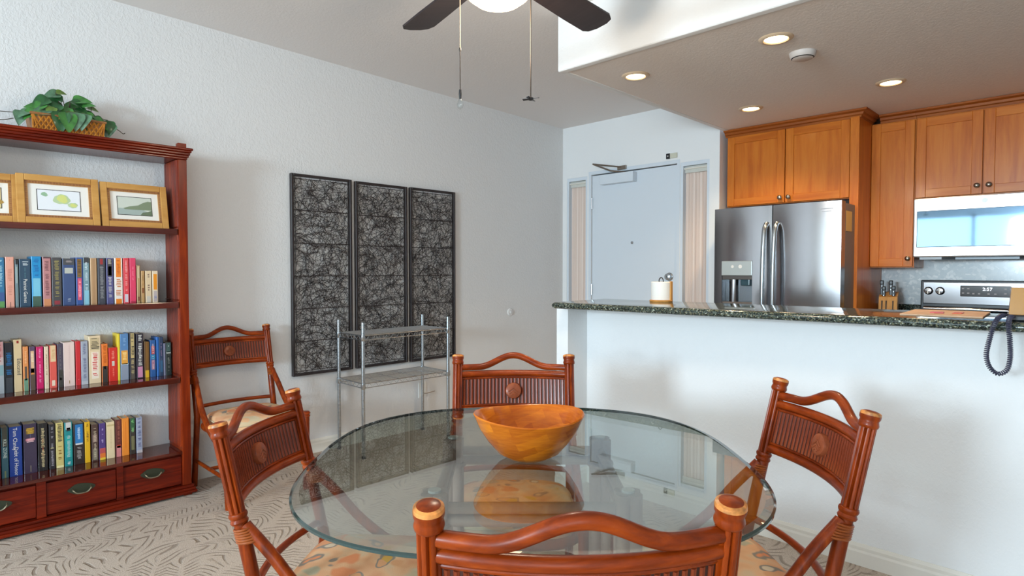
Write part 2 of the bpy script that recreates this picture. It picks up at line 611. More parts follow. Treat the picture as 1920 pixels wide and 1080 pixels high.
# window wall (behind the camera): wide sliding doors
WX0, WX1, WZ0, WZ1 = -3.5, 1.4, 0.06, 2.25
b = MB()
zt = ceil_z(YW) + 0.05
b.box((XL - 0.1, YW - 0.1, 0), (WX0, YW, zt)).box((WX1, YW - 0.1, 0), (XR + 0.1, YW, zt))
b.box((WX0, YW - 0.1, WZ1), (WX1, YW, zt)).box((WX0, YW - 0.1, 0), (WX1, YW, WZ0))
struct('wall_rear', b, M_WALL)
wf = MB()
for x in (WX0, -1.87, -0.23, WX1):
    wf.box((x - 0.03, YW - 0.07, WZ0), (x + 0.03, YW - 0.02, WZ1))
wf.box((WX0, YW - 0.07, WZ0), (WX1, YW - 0.02, WZ0 + 0.05)).box((WX0, YW - 0.07, WZ1 - 0.05), (WX1, YW - 0.02, WZ1))
wo = struct('window_3', wf, M_TRIM)
for x0, x1 in ((WX0, -1.87), (-1.87, -0.23), (-0.23, WX1)):
    MB().box((x0 + 0.03, YW - 0.05, WZ0 + 0.05), (x1 - 0.03, YW - 0.044, WZ1 - 0.05)).build('pane', M_PANE, wo)
# ceiling, gently rising towards the windows
c = MB()
y0, y1 = YW - 0.1, YE + 0.12
for x in (XL - 0.1, XR + 0.1):
    c.v += [(x, y0, ceil_z(y0)), (x, y1, ceil_z(y1)), (x, y1, ceil_z(y1) + 0.1), (x, y0, ceil_z(y0) + 0.1)]
c.f += [(0, 1, 5, 4), (3, 7, 6, 2), (0, 3, 2, 1), (4, 5, 6, 7), (0, 4, 7, 3), (1, 2, 6, 5)]
struct('ceiling', c, M_CEIL)
s_ = MB().box((SX, SY + 0.012, SZ), (XR, 5.15, SZ + 0.02))
struct('ceiling_kitchen', s_, M_SOFF)
struct('wall_soffit', MB().bbox((SX - 0.004, SY, SZ - 0.006), (XR, SY + 0.05, ceil_z(SY) + 0.02), 0.012, 3).box((SX - 0.004, SY + 0.04, SZ - 0.004), (SX + 0.03, YE + 0.02, ceil_z(YE) + 0.03)), M_WALLB)

def baseboard(name, pts, h=0.088, t=0.014):
    m = MB()
    for (ax, ay, bx, by, nx, ny) in pts:
        d = Vector((bx - ax, by - ay, 0))
        n_ = Vector((nx, ny, 0))
        prof = [(0, 0), (t, 0), (t, h * 0.62), (t * 0.75, h * 0.72), (t * 0.75, h * 0.86), (t * 0.35, h), (0, h)]
        A, B = Vector((ax, ay, 0)), Vector((bx, by, 0))
        vs_ = [A + n_ * u + Vector((0, 0, z)) for u, z in prof] + [B + n_ * u + Vector((0, 0, z)) for u, z in prof]
        k = len(prof)
        m.add(vs_, [(i, (i + 1) % k, k + (i + 1) % k, k + i) for i in range(k)] + [tuple(range(k)), tuple(range(k, 2 * k))])
    struct(name, m, M_TRIM)
baseboard('baseboard_left', [(XL, YW, XL, YE, 1, 0)])
baseboard('baseboard_bar', [(-2.10, YB, XR, YB, 0, -1), (-2.18, 2.56, -2.10, 2.56, 0, -1), (-2.10, 2.56, -2.10, YB, 1, 0)])
baseboard('baseboard_far', [(XL, YE, DX0 - 0.03, YE, 0, -1), (DX1 + 0.03, YE, -2.15, YE, 0, -1)])

# ------------------------------------------------------------------ entry door and sidelights
d = MB().bbox((DX0 + 0.004, YE + 0.012, 0.01), (DX1 - 0.003, YE + 0.055, DZ - 0.008), 0.003)
door = struct('door_1', d, M_DOOR)
fr = MB()
fr.box((DX0 - 0.028, YE - 0.002, 0), (DX0, YE - 0.0002, DZ + 0.03)).box((DX1, YE - 0.002, 0), (DX1 + 0.026, YE - 0.0002, DZ + 0.03)).box((DX0, YE - 0.002, DZ), (DX1, YE - 0.0002, DZ + 0.03))
fr.build('door_frame', M_DOOR, door)
MB().box((DX0, YE + 0.056, 0), (DX1, YE + 0.09, DZ)).build('gap_shade_sheet', M_DARK, door)  # dark sheet behind the leaf, standing in for shade in the gap
for z in (1.80, 1.02, 0.25):
    MB().tube([(DX0 + 0.006, YE + 0.004, z - 0.05), (DX0 + 0.006, YE + 0.004, z + 0.05)], 0.006, 8).build('hinge', M_STEEL, door)
My = Matrix.Rotation(R(90), 4, 'X')
MB().lathe([(0.012, 0), (0.012, 0.008), (0.007, 0.012)], 12, (-2.939, YE + 0.012, 1.432), My).build('peephole', M_STEEL, door)
MB().lathe([(0.034, 0), (0.034, 0.006), (0.026, 0.012), (0.022, 0.03), (0.026, 0.04), (0.014, 0.046)], 20, (-2.577, YE + 0.012, 1.142), My).build('deadbolt', M_STEEL, door, True)
MB().lathe([(0.03, 0), (0.03, 0.006), (0.012, 0.012), (0.012, 0.04), (0.027, 0.055), (0.027, 0.07), (0.012, 0.078)], 20, (-2.577, YE + 0.012, 0.96), My).build('door_handle', M_STEEL, door, True)
cl = thing('door_closer', 'white box door closer with thin metal arm at the top of the entry door', 'door closer', (-3.06, YE - 0.02, 1.95))
MB().bbox((-0.18, -0.035, 0.0), (0.165, 0.032, 0.085), 0.006).build('body', M_DOOR, cl)
MB().tube([(0.07, -0.01, 0.086), (-0.07, -0.03, 0.112), (-0.235, -0.06, 0.185)], 0.008, 6).tube([(-0.235, -0.06, 0.185), (0.0, 0.005, 0.142), (0.05, 0.016, 0.130)], 0.007, 6).build('arm', M_KNOB, cl)
MB().bbox((-0.02, 0.004, 0.115), (0.07, 0.019, 0.150), 0.004).build('bracket', M_KNOB, cl)

def sidelight(name, x0, x1, zt):
    m = MB()
    t_ = 0.022
    m.box((x0, YE + 0.004, 0.1), (x0 + t_, YE + 0.09, zt)).box((x1 - t_, YE + 0.004, 0.1), (x1, YE + 0.09, zt))
    m.box((x0 + t_, YE + 0.004, zt - 0.03), (x1 - t_, YE + 0.09, zt)).box((x0 + t_, YE + 0.004, 0.1), (x1 - t_, YE + 0.09, 0.13))
    o = struct(name, m, M_DOOR)
    MB().box((x0 + t_, YE + 0.07, 0.13), (x1 - t_, YE + 0.076, zt - 0.03)).build('pane', M_PANE, o)
    return o
sidelight('window_1', L0, L1, LZ)
sidelight('window_2', Q0, Q1, QZ)
def sheer(x0, x1, zt, label):
    t = thing('sheer_curtain', label, 'curtain', ((x0 + x1) / 2, YE + 0.045, 0.16), 0, 'sheers over the entry sidelights')
    hw = (x1 - x0) / 2 - 0.024
    n = 90
    H = zt - 0.05 - 0.16
    vs_, fs_ = [], []
    for i in range(n + 1):
        x = -hw + 2 * hw * i / n
        y = 0.0055 * math.sin(i * 1.35) + 0.002 * math.sin(i * 0.41)
        vs_ += [(x, y, 0.0), (x, y * 0.8, H)]
    for i in range(n):
        fs_.append((2 * i, 2 * i + 2, 2 * i + 3, 2 * i + 1))
    MB().add(vs_, fs_).build('cloth', M_SHEER, t, True)
    MB().tube([(-hw - 0.002, -0.022, H + 0.0), (hw + 0.002, -0.022, H + 0.0)], 0.007, 8).build('rod', M_TRIM, t)
    MB().bbox((-hw, -0.016, H - 0.035), (hw, -0.010, H + 0.018), 0.002).build('header', mat('sheer_header', (206, 206, 198), 0.9, bump=(120, 0.5)), t)
sheer(L0, L1, LZ, 'narrow pinkish sheer curtain between the hinge side of the entry door and the long wall')
sheer(Q0, Q1, QZ, 'wider pinkish sheer curtain beside the deadbolt side of the entry door, by the refrigerator')
t = thing('door_sensor', 'small cream and black door sensor on the wall above the entry door', 'sensor', (-2.575, YE - 0.012, 2.122))
MB().bbox((-0.030, 0, -0.022), (0.004, 0.012, 0.022), 0.003).build('black_cell', M_BLACK, t)
MB().bbox((0.005, 0, -0.020), (0.068, 0.012, 0.021), 0.003).build('cream_cover', mat('cream_plastic', (202, 200, 182), 0.5), t)
MB().box((-0.019, -0.001, -0.002), (-0.007, 0.0, 0.002)).box((-0.015, -0.001, -0.006), (-0.011, 0.0, 0.006)).build('cross_mark', M_WHITE, t)

t = thing('wall_cover_plate', 'small round white cover plate on the bare stretch of the long wall', 'wall plate', (XL, 3.726, 0.833))
MB().lathe([(0.034, 0), (0.034, 0.006), (0.028, 0.012), (0.012, 0.013), (0.010, 0.018)], 24, (0, 0, 0), Matrix.Rotation(R(90), 4, 'Y')).build('disc', M_WALL, t, True)
t = thing('wall_outlet', 'white wall outlet with a short plugged cable behind the wire rack', 'outlet', (XL, 2.78, 0.29))
MB().bbox((0, -0.035, -0.058), (0.007, 0.035, 0.058), 0.003).build('plate', M_WHITE, t)
MB().bbox((0.007, -0.016, 0.008), (0.010, 0.016, 0.044), 0.002).bbox((0.007, -0.016, -0.044), (0.010, 0.016, -0.008), 0.002).build('socket', M_TRIM, t)
MB().tube([(0.012, 0.0, -0.026), (0.03, 0.02, -0.026), (0.03, 0.10, -0.02)], 0.003, 6).build('cable', M_KNOB, t)

# ------------------------------------------------------------------ recessed lights, smoke detector
M_LAMP = mat('lamp_face', (255, 238, 205), 0.5, emit=((255, 224, 170), 7.0))
M_TRIMW = mat('downlight_trim', (214, 190, 160), 0.4)
names = [(-1.875, 2.861, 'recessed downlight near the front edge of the soffit, over the open end of the bar'),
         (-1.118, 2.855, 'recessed downlight near the front edge of the soffit, before the smoke detector'),
         (-1.710, 3.966, 'recessed downlight close to the cabinet above the refrigerator'),
         (-0.912, 3.971, 'recessed downlight in front of the cabinets by the microwave')]
for i, (x, y, lab) in enumerate(names):
    t = thing('recessed_light', lab, 'ceiling light', (x, y, SZ), 0, 'recessed lights in the kitchen soffit')
    MB().lathe([(0.050, -0.002), (0.055, -0.008), (0.070, -0.006), (0.076, 0.0)], 28, cap=False).build('trim_ring', M_TRIMW, t, True)
    MB().lathe([(0.0005, -0.004), (0.052, -0.003)], 28, cap=False).build('lens', M_LAMP, t)
    l = bpy.data.lights.new('downlight', 'SPOT')
    l.energy = 26
    l.color = (1.0, 0.74, 0.45)
    l.spot_size = R(125)
    l.spot_blend = 0.7
    l.shadow_soft_size = 0.05
    lo = link('downlight', l)
    lo.location = (x, y, SZ - 0.02)
t = thing('smoke_detector', 'flat round white detector disc on the soffit between two downlights', 'detector', (-1.098, 3.135, SZ))
MB().lathe([(0.01, -0.030), (0.045, -0.030), (0.056, -0.022), (0.060, -0.008), (0.062, 0.0)], 28).build('cover', mat('detector_white', (206, 198, 192), 0.5), t, True)
MB().lathe([(0.0475, -0.0285), (0.052, -0.0255)], 28, cap=False).build('vent_ring', M_DARK, t)

# ------------------------------------------------------------------ ceiling fan
FX, FY = -1.52, 1.47
zc = ceil_z(FY)
fan = thing('ceiling_fan', 'dark bladed ceiling fan with a glowing frosted globe over the dining table', 'ceiling fan', (FX, FY, 0))
M_FANM = mat('fan_bronze', (52, 44, 42), 0.35, 0.6)
M_BLADE = wood('fan_blade', [(0.2, (38, 30, 32)), (0.8, (58, 48, 48))], (6, 1, 6), 0.4, 0.1, 5.0, 0.02)
MB().lathe([(0.03, 2.42), (0.07, 2.44), (0.075, zc - 0.01), (0.07, zc)], 28).build('canopy', M_FANM, fan, True)
MB().lathe([(0.06, 2.215), (0.13, 2.225), (0.15, 2.26), (0.15, 2.34), (0.12, 2.40), (0.04, 2.43)], 32).build('motor_housing', M_FANM, fan, True)
MB().lathe([(0.07, 2.18), (0.135, 2.185), (0.135, 2.21), (0.07, 2.22)], 32).build('light_fitter', M_FANM, fan, True)
M_GLOBE = mat('frosted_globe', (255, 240, 214), 0.4, emit=((255, 226, 178), 3.2))
MB().lathe([(0.002, 2.10), (0.04, 2.1035), (0.075, 2.115), (0.105, 2.137), (0.122, 2.165), (0.126, 2.186)], 32, cap=False).build('globe', M_GLOBE, fan, True)
bl = MB()
nn = 10
out = [(0.16, -0.052), (0.30, -0.062), (0.50, -0.070), (0.64, -0.074), (0.675, -0.060), (0.690, -0.03), (0.692, 0.02), (0.680, 0.056), (0.655, 0.070), (0.50, 0.068), (0.30, 0.060), (0.16, 0.052)]
bl.prism(out, -0.004, 0.004)
bme = bl.mesh('blade', M_BLADE)
ame = MB().bbox((0.10, -0.02, -0.012), (0.22, 0.02, -0.004), 0.003).mesh('blade_arm', M_FANM)
for k in range(5):
    a = R(132 - 36 + 72 * k)
    o = link('blade', bme, fan)
    o.location = (0, 0, 2.252)
    o.rotation_euler = (R(-11), 0, a)
    o.rotation_euler = (Matrix.Rotation(a, 3, 'Z') @ Matrix.Rotation(R(-11), 3, 'X')).to_euler()
    q = link('blade_arm', ame, o)
def chain(name, x, y, z0, z1, m, r=0.0016):
    MB().tube([(x, y, z0), (x, y, z1)], r, 6).build(name, m, fan)
M_CHAIN = mat('bead_chain', (60, 54, 50), 0.4, 0.7)
M_CORD = mat('cream_pull_cord', (178, 150, 120), 0.7)
c1 = (-0.078, -0.104)
c2 = (0.069, 0.092)
chain('pull_cord', c1[0], c1[1], 2.19, 1.955, M_CORD, 0.0014)
chain('pull_chain', c1[0], c1[1], 1.955, 1.815, M_CHAIN)
MB().lathe([(0.003, 1.945), (0.004, 1.95), (0.003, 1.957)], 8, (c1[0], c1[1], 0)).build('chain_coupling', M_CHAIN, fan)
MB().lathe([(0.004, 1.785), (0.005, 1.80), (0.004, 1.815)], 10, (c1[0], c1[1], 0)).build('pull_ferrule', M_BLACK, fan)
MB().lathe([(0.001, 1.748), (0.008, 1.752), (0.0115, 1.762), (0.010, 1.772), (0.005, 1.782), (0.004, 1.787)], 14, (c1[0], c1[1], 0)).build('crystal_pull', glass_mat('crystal', (0.92, 0.94, 0.94, 1), 1.6), fan, True)
chain('pull_chain', c2[0], c2[1], 2.19, 1.795, M_CHAIN, 0.002)
ch = MB().lathe([(0.004, 1.788), (0.010, 1.791), (0.010, 1.797), (0.004, 1.800)], 12, (c2[0], c2[1], 0))
for k in range(4):
    a = R(20 + 90 * k)
    p = Vector((c2[0], c2[1], 1.793))
    dv = Vector((math.cos(a), math.sin(a), 0))
    nv = Vector((-dv.y, dv.x, 0.3)) * 0.004
    ch.add([p + dv * 0.008 - nv, p + dv * 0.030 - nv * 1.2, p + dv * 0.030 + nv * 1.2, p + dv * 0.008 + nv,
            p + dv * 0.008 - nv + Vector((0, 0, 0.002)), p + dv * 0.030 - nv * 1.2 + Vector((0, 0, 0.002)), p + dv * 0.030 + nv * 1.2 + Vector((0, 0, 0.002)), p + dv * 0.008 + nv + Vector((0, 0, 0.002))],
           [(0, 3, 2, 1), (4, 5, 6, 7), (0, 1, 5, 4), (1, 2, 6, 5), (2, 3, 7, 6), (3, 0, 4, 7)])
ch.build('fan_shaped_pull', M_BLACK, fan)
fl = bpy.data.lights.new('globe_light', 'POINT')
fl.energy = 18
fl.color = (1.0, 0.83, 0.64)
fl.shadow_soft_size = 0.12
fo = link('globe_light', fl)
fo.location = (FX, FY, 2.04)

# ------------------------------------------------------------------ kitchen
def shaker(name, parent, x0, x1, z0, z1, y, knob=None, st=0.055):
    """door leaf: frame proud of a recessed flat panel; y is the front face"""
    o = MB().box((x0 + 0.002, y + 0.009, z0 + 0.002), (x1 - 0.002, y + 0.0195, z1 - 0.002)).build(name, M_CHER, parent)
    for a, b in ((x0, x0 + st), (x1 - st, x1)):
        MB().bbox((a, y, z0), (b, y + 0.02, z1), 0.002, 1).build('stile', M_CHER, o)
    for a, b in ((z0, z0 + st), (z1 - st, z1)):
        MB().bbox((x0 + st, y, a), (x1 - st, y + 0.02, b), 0.002, 1).build('rail', M_CHERH, o)
    if knob:
        MB().lathe([(0.007, 0), (0.006, 0.012), (0.015, 0.018), (0.016, 0.024), (0.009, 0.030), (0.002, 0.031)], 16, (knob[0], y, knob[1]), My).build('knob', M_KNOB, o, True)
    return o

def crown(parent, x0, x1, y, zb, zt, depth=0.05, ret=None):
    """moulding swept along +X at front y, optional return to depth ret on the +X end"""
    prof = [(0.0, 0.0), (-0.006, 0.0), (-0.010, 0.25), (-0.022, 0.35), (-0.026, 0.62), (-0.046, 0.78), (-0.050, 1.0), (0.0, 1.0)]
    H = zt - zb
    path = [(x0, y)] + [(x1, y)] + ([(x1, ret)] if ret else [])
    dirs = [(0, 1)] + ([(-1, 1)] if ret else [(0, 1)]) + ([(-1, 0)] if ret else [])
    vs_, fs_ = [], []
    k = len(prof)
    for (px, py), (dx, dy) in zip(path, dirs):
        for u, h in prof:
            vs_.append((px + dx * u, py + dy * u, zb + H * h))
    for i in range(len(path) - 1):
        for j in range(k):
            fs_.append((i * k + j, (i + 1) * k + j, (i + 1) * k + (j + 1) % k, i * k + (j + 1) % k))
    fs_.append(tuple(range(k)))
    fs_.append(tuple(range((len(path) - 1) * k, len(path) * k)))
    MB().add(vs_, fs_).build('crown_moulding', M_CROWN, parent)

cb = thing('fridge_cabinet', 'cherry wood two-door cabinet with crown moulding above the refrigerator', 'cabinet', (0, 0, 0))
MB().box((-2.125, 4.522, 1.68), (-1.262, 5.09, 2.215)).build('body', M_CHER, cb)
MB().bbox((-1.260, 4.485, 0.0), (-1.205, 5.09, 2.215), 0.003).build('side_panel', M_CHER, cb)
shaker('door', cb, -2.118, -1.690, 1.685, 2.210, 4.50, (-1.716, 1.72))
shaker('door', cb, -1.684, -1.266, 1.685, 2.210, 4.50, (-1.656, 1.72))
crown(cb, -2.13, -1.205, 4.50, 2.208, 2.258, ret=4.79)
cb2 = thing('wall_cabinet', 'tall narrow cherry wall cabinet with one door beside the microwave', 'cabinet', (0, 0, 0))
MB().box((-1.204, 4.792, 1.215), (-0.945, 5.09, 2.206)).build('body', M_CHER, cb2)
shaker('door', cb2, -1.203, -0.950, 1.222, 2.196, 4.770, (-0.975, 1.275))
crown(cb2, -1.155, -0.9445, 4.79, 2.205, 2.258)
cb3 = thing('microwave_cabinet', 'wide two-door cherry wall cabinet above the microwave', 'cabinet', (0, 0, 0))
MB().box((-0.943, 4.792, 1.668), (-0.18, 5.09, 2.206)).build('body', M_CHER, cb3)
shaker('door', cb3, -0.940, -0.588, 1.675, 2.196, 4.770, (-0.612, 1.727))
shaker('door', cb3, -0.582, -0.184, 1.675, 2.196, 4.770, (-0.552, 1.727))
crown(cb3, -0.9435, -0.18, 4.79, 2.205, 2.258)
cb4 = thing('end_wall_cabinet', 'two-door cherry wall cabinet past the end of the microwave', 'cabinet', (0, 0, 0))
MB().box((-0.178, 4.792, 1.215), (0.55, 5.09, 2.206)).build('body', M_CHER, cb4)
shaker('door', cb4, -0.175, 0.185, 1.222, 2.196, 4.770, (0.155, 1.275))
shaker('door', cb4, 0.190, 0.547, 1.222, 2.196, 4.770, (0.220, 1.275))
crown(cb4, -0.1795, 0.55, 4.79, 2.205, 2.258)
# lower run
bc = thing('base_cabinet', 'cherry base cabinet under the granite worktop beside the refrigerator panel', 'cabinet', (0, 0, 0))
MB().box((-1.203, 4.50, 0.0), (-0.945, 5.09, 0.868)).build('body', M_CHER, bc)
shaker('door', bc, -1.200, -0.948, 0.11, 0.85, 4.478, (-0.975, 0.80))
MB().bbox((-1.204, 4.46, 0.87), (-0.942, 5.098, 0.91), 0.006).build('worktop', M_GRAN, bc)
MB().box((-1.204, 5.075, 0.911), (-0.942, 5.098, 0.952)).build('upstand', M_GRAN, bc)
struct('trim_1', MB().box((-1.204, 5.088, 0.953), (XR, 5.099, 1.70)), M_TILE)

# microwave
mw = thing('microwave', 'stainless over-the-range microwave with a wide mirror-like window', 'microwave', (0, 0, 0))
MB().bbox((-0.938, 4.75, 1.282), (-0.182, 5.085, 1.664), 0.004).build('body', M_INOX, mw)
MB().bbox((-0.938, 4.715, 1.282), (-0.182, 4.749, 1.664), 0.008).build('front', mat('microwave_steel', (226, 226, 228), 0.3, 0.9), mw)
MB().bbox((-0.918, 4.709, 1.345), (-0.365, 4.7155, 1.582), 0.004).build('window', mat('mirror_glass', (120, 150, 176), 0.04, 0.85), mw)
MB().bbox((-0.360, 4.709, 1.345), (-0.300, 4.7155, 1.590), 0.004).build('control_panel', mat('panel_glass', (90, 80, 70), 0.06, 0.6), mw)
MB().tube([(-0.325, 4.672, 1.36), (-0.325, 4.672, 1.57)], 0.010, 10).tube([(-0.325, 4.672, 1.375), (-0.325, 4.71, 1.375)], 0.007, 8).tube([(-0.325, 4.672, 1.555), (-0.325, 4.71, 1.555)], 0.007, 8).build('handle', M_INOX, mw)
MB().prism([(-0.90, 4.72), (-0.78, 4.72), (-0.72, 4.80), (-0.40, 4.80), (-0.34, 4.72), (-0.22, 4.72), (-0.22, 5.07), (-0.90, 5.07)], 1.266, 1.2815).build('underside_vent', mat('vent_grey', (120, 124, 128), 0.4, 0.5), mw)
MB().lathe([(0.016, 0), (0.016, 0.0015)], 20, (-0.565, 4.715, 1.628), My).build('badge', mat('badge_grey', (150, 150, 152), 0.4, 0.8), mw)
l = bpy.data.lights.new('hood_lamp', 'AREA')
l.shape = 'RECTANGLE'
l.size, l.size_y, l.energy, l.color = 0.2, 0.06, 1.6, (1.0, 0.8, 0.55)
lo = link('hood_lamp', l)
lo.location = (-0.56, 4.93, 1.272)
# range
rg = thing('cooking_range', 'stainless range with a tall black-edged control backguard', 'range', (0, 0, 0))
MB().bbox((-0.936, 4.45, 0.0), (-0.184, 5.07, 0.905), 0.005).build('body', M_INOX, rg)
MB().bbox((-0.940, 4.43, 0.906), (-0.180, 4.98, 0.922), 0.005).build('cooktop', mat('black_ceramic', (16, 34, 52), 0.05), rg)
MB().tube([(-0.92, 4.98, 0.935), (-0.20, 4.98, 0.935)], 0.016, 12).build('rear_rail', M_INOX, rg, True)
gb = MB().bbox((-0.940, 4.985, 0.923), (-0.180, 5.07, 1.128), 0.006)
gb.build('backguard_housing', M_BLACK, rg)
MB().bbox((-0.925, 4.977, 0.968), (-0.195, 4.986, 1.116), 0.004).build('backguard', M_INOX, rg)
MB().bbox((-0.715, 4.9725, 1.022), (-0.385, 4.978, 1.094), 0.004).build('display', mat('display_smoke', (70, 62, 60), 0.15), rg)
for kx in (-0.892, -0.826, -0.292, -0.228):
    k = MB().lathe([(0.027, 0), (0.027, 0.006), (0.022, 0.010), (0.019, 0.026), (0.004, 0.028)], 18, (kx, 4.977, 1.056), My).build('knob', M_INOX, rg, True)
    MB().bbox((kx - 0.004, 4.945, 1.036), (kx + 0.004, 4.950, 1.076), 0.001).build('pointer', M_KNOB, k)
M_DIGIT = mat('lit_digits', (240, 240, 240), 0.5, emit=((235, 240, 255), 1.6))
M_ICON = mat('panel_print', (190, 176, 172), 0.5)
ic = MB()
for (ix, iz) in ((-0.70, 1.075), (-0.672, 1.075), (-0.70, 1.045), (-0.672, 1.045), (-0.645, 1.042), (-0.615, 1.042), (-0.565, 1.042), (-0.53, 1.042), (-0.48, 1.075), (-0.452, 1.075), (-0.48, 1.045), (-0.452, 1.045), (-0.42, 1.075), (-0.42, 1.045)):
    ic.box((ix - 0.006, 4.9718, iz - 0.004), (ix + 0.006, 4.9724, iz + 0.004))
o = ic.build('touch_symbols', M_ICON, rg)
o['kind'] = 'stuff'
def text(body, name, size, m, parent, loc, rot, align='CENTER'):
    cu = bpy.data.curves.new(name, 'FONT')
    cu.body = body
    cu.size = size
    cu.align_x = align
    cu.align_y = 'CENTER'
    cu.extrude = 0.0002
    cu.materials.append(m)
    cu.resolution_u = 2
    o = bpy.data.objects.new(name, cu)
    COL.objects.link(o)
    me = bpy.data.meshes.new_from_object(o.evaluated_get(bpy.context.evaluated_depsgraph_get()))
    bpy.data.objects.remove(o)
    bpy.data.curves.remove(cu)
    o = link(name, me, parent)
    o.location = loc
    o.rotation_euler = rot
    return o
text('2:57', 'clock_digits', 0.030, M_DIGIT, rg, (-0.572, 4.9722, 1.071), (R(90), 0, 0))

# refrigerator
fg = thing('refrigerator', 'stainless side-by-side refrigerator with curved handles and water dispenser', 'refrigerator', (0, 0, 0))
FX0, FX1, FXM, FZ = -2.068, -1.222, -1.652, 1.638
MB().bbox((FX0 + 0.004, 4.282, 0.02), (FX1 - 0.002, 4.96, FZ - 0.008), 0.006).build('body', M_FRSIDE, fg)
# freezer door with the dispenser opening
D0, D1, DT, DM, DB = -2.008, -1.784, 1.262, 1.158, 0.955
fd = MB()
def bowed0(m, x0, x1, z0, z1, n=12):
    cx, hw = (FX0 + FXM) / 2, (FXM - FX0) / 2
    pf = [(x0 + (x1 - x0) * i / n, 4.20 - 0.010 * (1 - ((x0 + (x1 - x0) * i / n - cx) / hw) ** 2)) for i in range(n + 1)]
    return m.prism(pf + [(x1, 4.28), (x0, 4.28)], z0, z1)
bowed0(fd, FX0, D0, 0.06, FZ, 4)
bowed0(fd, D1, FXM - 0.003, 0.06, FZ, 8)
bowed0(fd, D0, D1, DT, FZ)
bowed0(fd, D0, D1, 0.06, DB)
fd = fd.build('freezer_door', M_INOX, fg, True)
def bowed(x0, x1, z0, z1, sag, cx, hw, y=4.20, n=16):
    m = MB()
    pf = [(x0 + (x1 - x0) * i / n, y - sag * (1 - ((x0 + (x1 - x0) * i / n - cx) / hw) ** 2)) for i in range(n + 1)]
    return m.prism(pf + [(x1, 4.28), (x0, 4.28)], z0, z1)
bowed(FXM + 0.003, FX1, 0.06, FZ, 0.013, (FXM + FX1) / 2, (FX1 - FXM) / 2).build('fridge_door', M_INOX, fg, True)
dp = MB().bbox((D0 + 0.001, 4.186, DM), (D1 - 0.001, 4.26, DT - 0.001), 0.004).build('dispenser', mat('dispenser_panel', (178, 186, 186), 0.35, 0.4), fg)
MB().box((D0 + 0.001, 4.262, DB), (D1 - 0.001, 4.276, DM - 0.001)).build('recess_back', mat('recess_steel', (140, 150, 158), 0.25, 0.8), dp)
MB().lathe([(0.034, 0.965), (0.034, 1.150)], 18, (-1.945, 4.262, 0)).build('recess_column', M_INOX, dp, True)
MB().bbox((-1.878, 4.215, 1.085), (-1.812, 4.262, 1.157), 0.008).build('nozzle', mat('teal_smoke', (44, 74, 84), 0.2), dp)
MB().bbox((D0 + 0.001, 4.20, 1.130), (D1 - 0.001, 4.262, 1.1575), 0.003).build('visor', mat('visor_grey', (100, 96, 92), 0.3, 0.6), dp)
MB().bbox((D0 + 0.001, 4.202, DB), (D1 - 0.001, 4.262, DB + 0.014), 0.003).build('drip_tray', M_FRSIDE, dp)
MB().lathe([(0.010, 0), (0.010, 0.001)], 16, (-1.925, 4.1858, 1.222), My).lathe([(0.013, 0), (0.013, 0.001)], 16, (-1.868, 4.1858, 1.222), My).build('indicator_light', M_WHITE, dp)
for x in (FXM - 0.035, FXM + 0.035):
    pts = arc([(x, 4.185, 1.515), (x, 4.150, 1.46), (x, 4.128, 1.25), (x, 4.124, 1.05), (x, 4.130, 0.85), (x, 4.150, 0.66), (x, 4.185, 0.60)], 6)
    MB().tube(pts, 0.0155, 12).tube([(x, 4.20, 1.515), (x, 4.17, 1.50)], 0.014, 10).tube([(x, 4.20, 0.60), (x, 4.17, 0.615)], 0.014, 10).build('handle', M_STEEL, fg, True)
MB().bbox((FX1 - 0.10, 4.24, FZ), (FX1 - 0.02, 4.33, FZ + 0.012), 0.004).build('hinge_cover', M_BLACK, fg)
MB().box((-1.345, 4.188, 1.588), (-1.270, 4.199, 1.594)).box((-1.335, 4.188, 1.572), (-1.280, 4.199, 1.576)).build('badge', mat('badge_grey', (150, 150, 152), 0.4, 0.8), fg)
MB().box((FX1 - 0.0019, 4.30, 1.45), (FX1 - 0.0005, 4.42, 1.58)).build('paper_sticker', mat('tan_sticker', (206, 164, 100), 0.6), fg)

# knife block on the worktop
kb = thing('knife_block', 'small wooden knife block with black riveted handles on the kitchen worktop', 'knife block', (-1.105, 4.86, 0.91), R(8))
M_BEECH = wood('beech', [(0.2, (176, 118, 56)), (0.8, (212, 158, 88))], (4, 4, 1), 0.45, 0.1, 8.0)
MB().add([(-0.055, -0.05, 0), (0.055, -0.05, 0), (0.055, 0.07, 0), (-0.055, 0.07, 0), (-0.055, -0.03, 0.10), (0.055, -0.03, 0.10), (0.055, 0.08, 0.135), (-0.055, 0.08, 0.135)],
         [(0, 3, 2, 1), (4, 5, 6, 7), (0, 1, 5, 4), (1, 2, 6, 5), (2, 3, 7, 6), (3, 0, 4, 7)]).build('block', M_BEECH, kb)
sl = MB()
for x in (-0.035, -0.01, 0.03):
    sl.box((x - 0.003, -0.0505, 0.015), (x + 0.003, -0.040, 0.075))
sl.build('front_slot', M_DARK, kb)
for i, (x, y, h) in enumerate(((-0.042, 0.02, 0.215), (-0.028, -0.005, 0.175), (0.012, 0.02, 0.215), (0.030, -0.005, 0.178))):
    o = MB().bbox((x - 0.010, y - 0.008, 0.105), (x + 0.010, y + 0.010, h - 0.012), 0.004).bbox((x - 0.013, y - 0.010, h - 0.030), (x + 0.012, y + 0.012, h), 0.006).build('knife_handle', M_BLACK, kb)
    rv = MB()
    for q in (0.03, 0.055):
        rv.lathe([(0.003, 0), (0.002, 0.0012)], 8, (x, y - 0.008, h - q - 0.01), My)
    rv.build('rivet', M_STEEL, o)

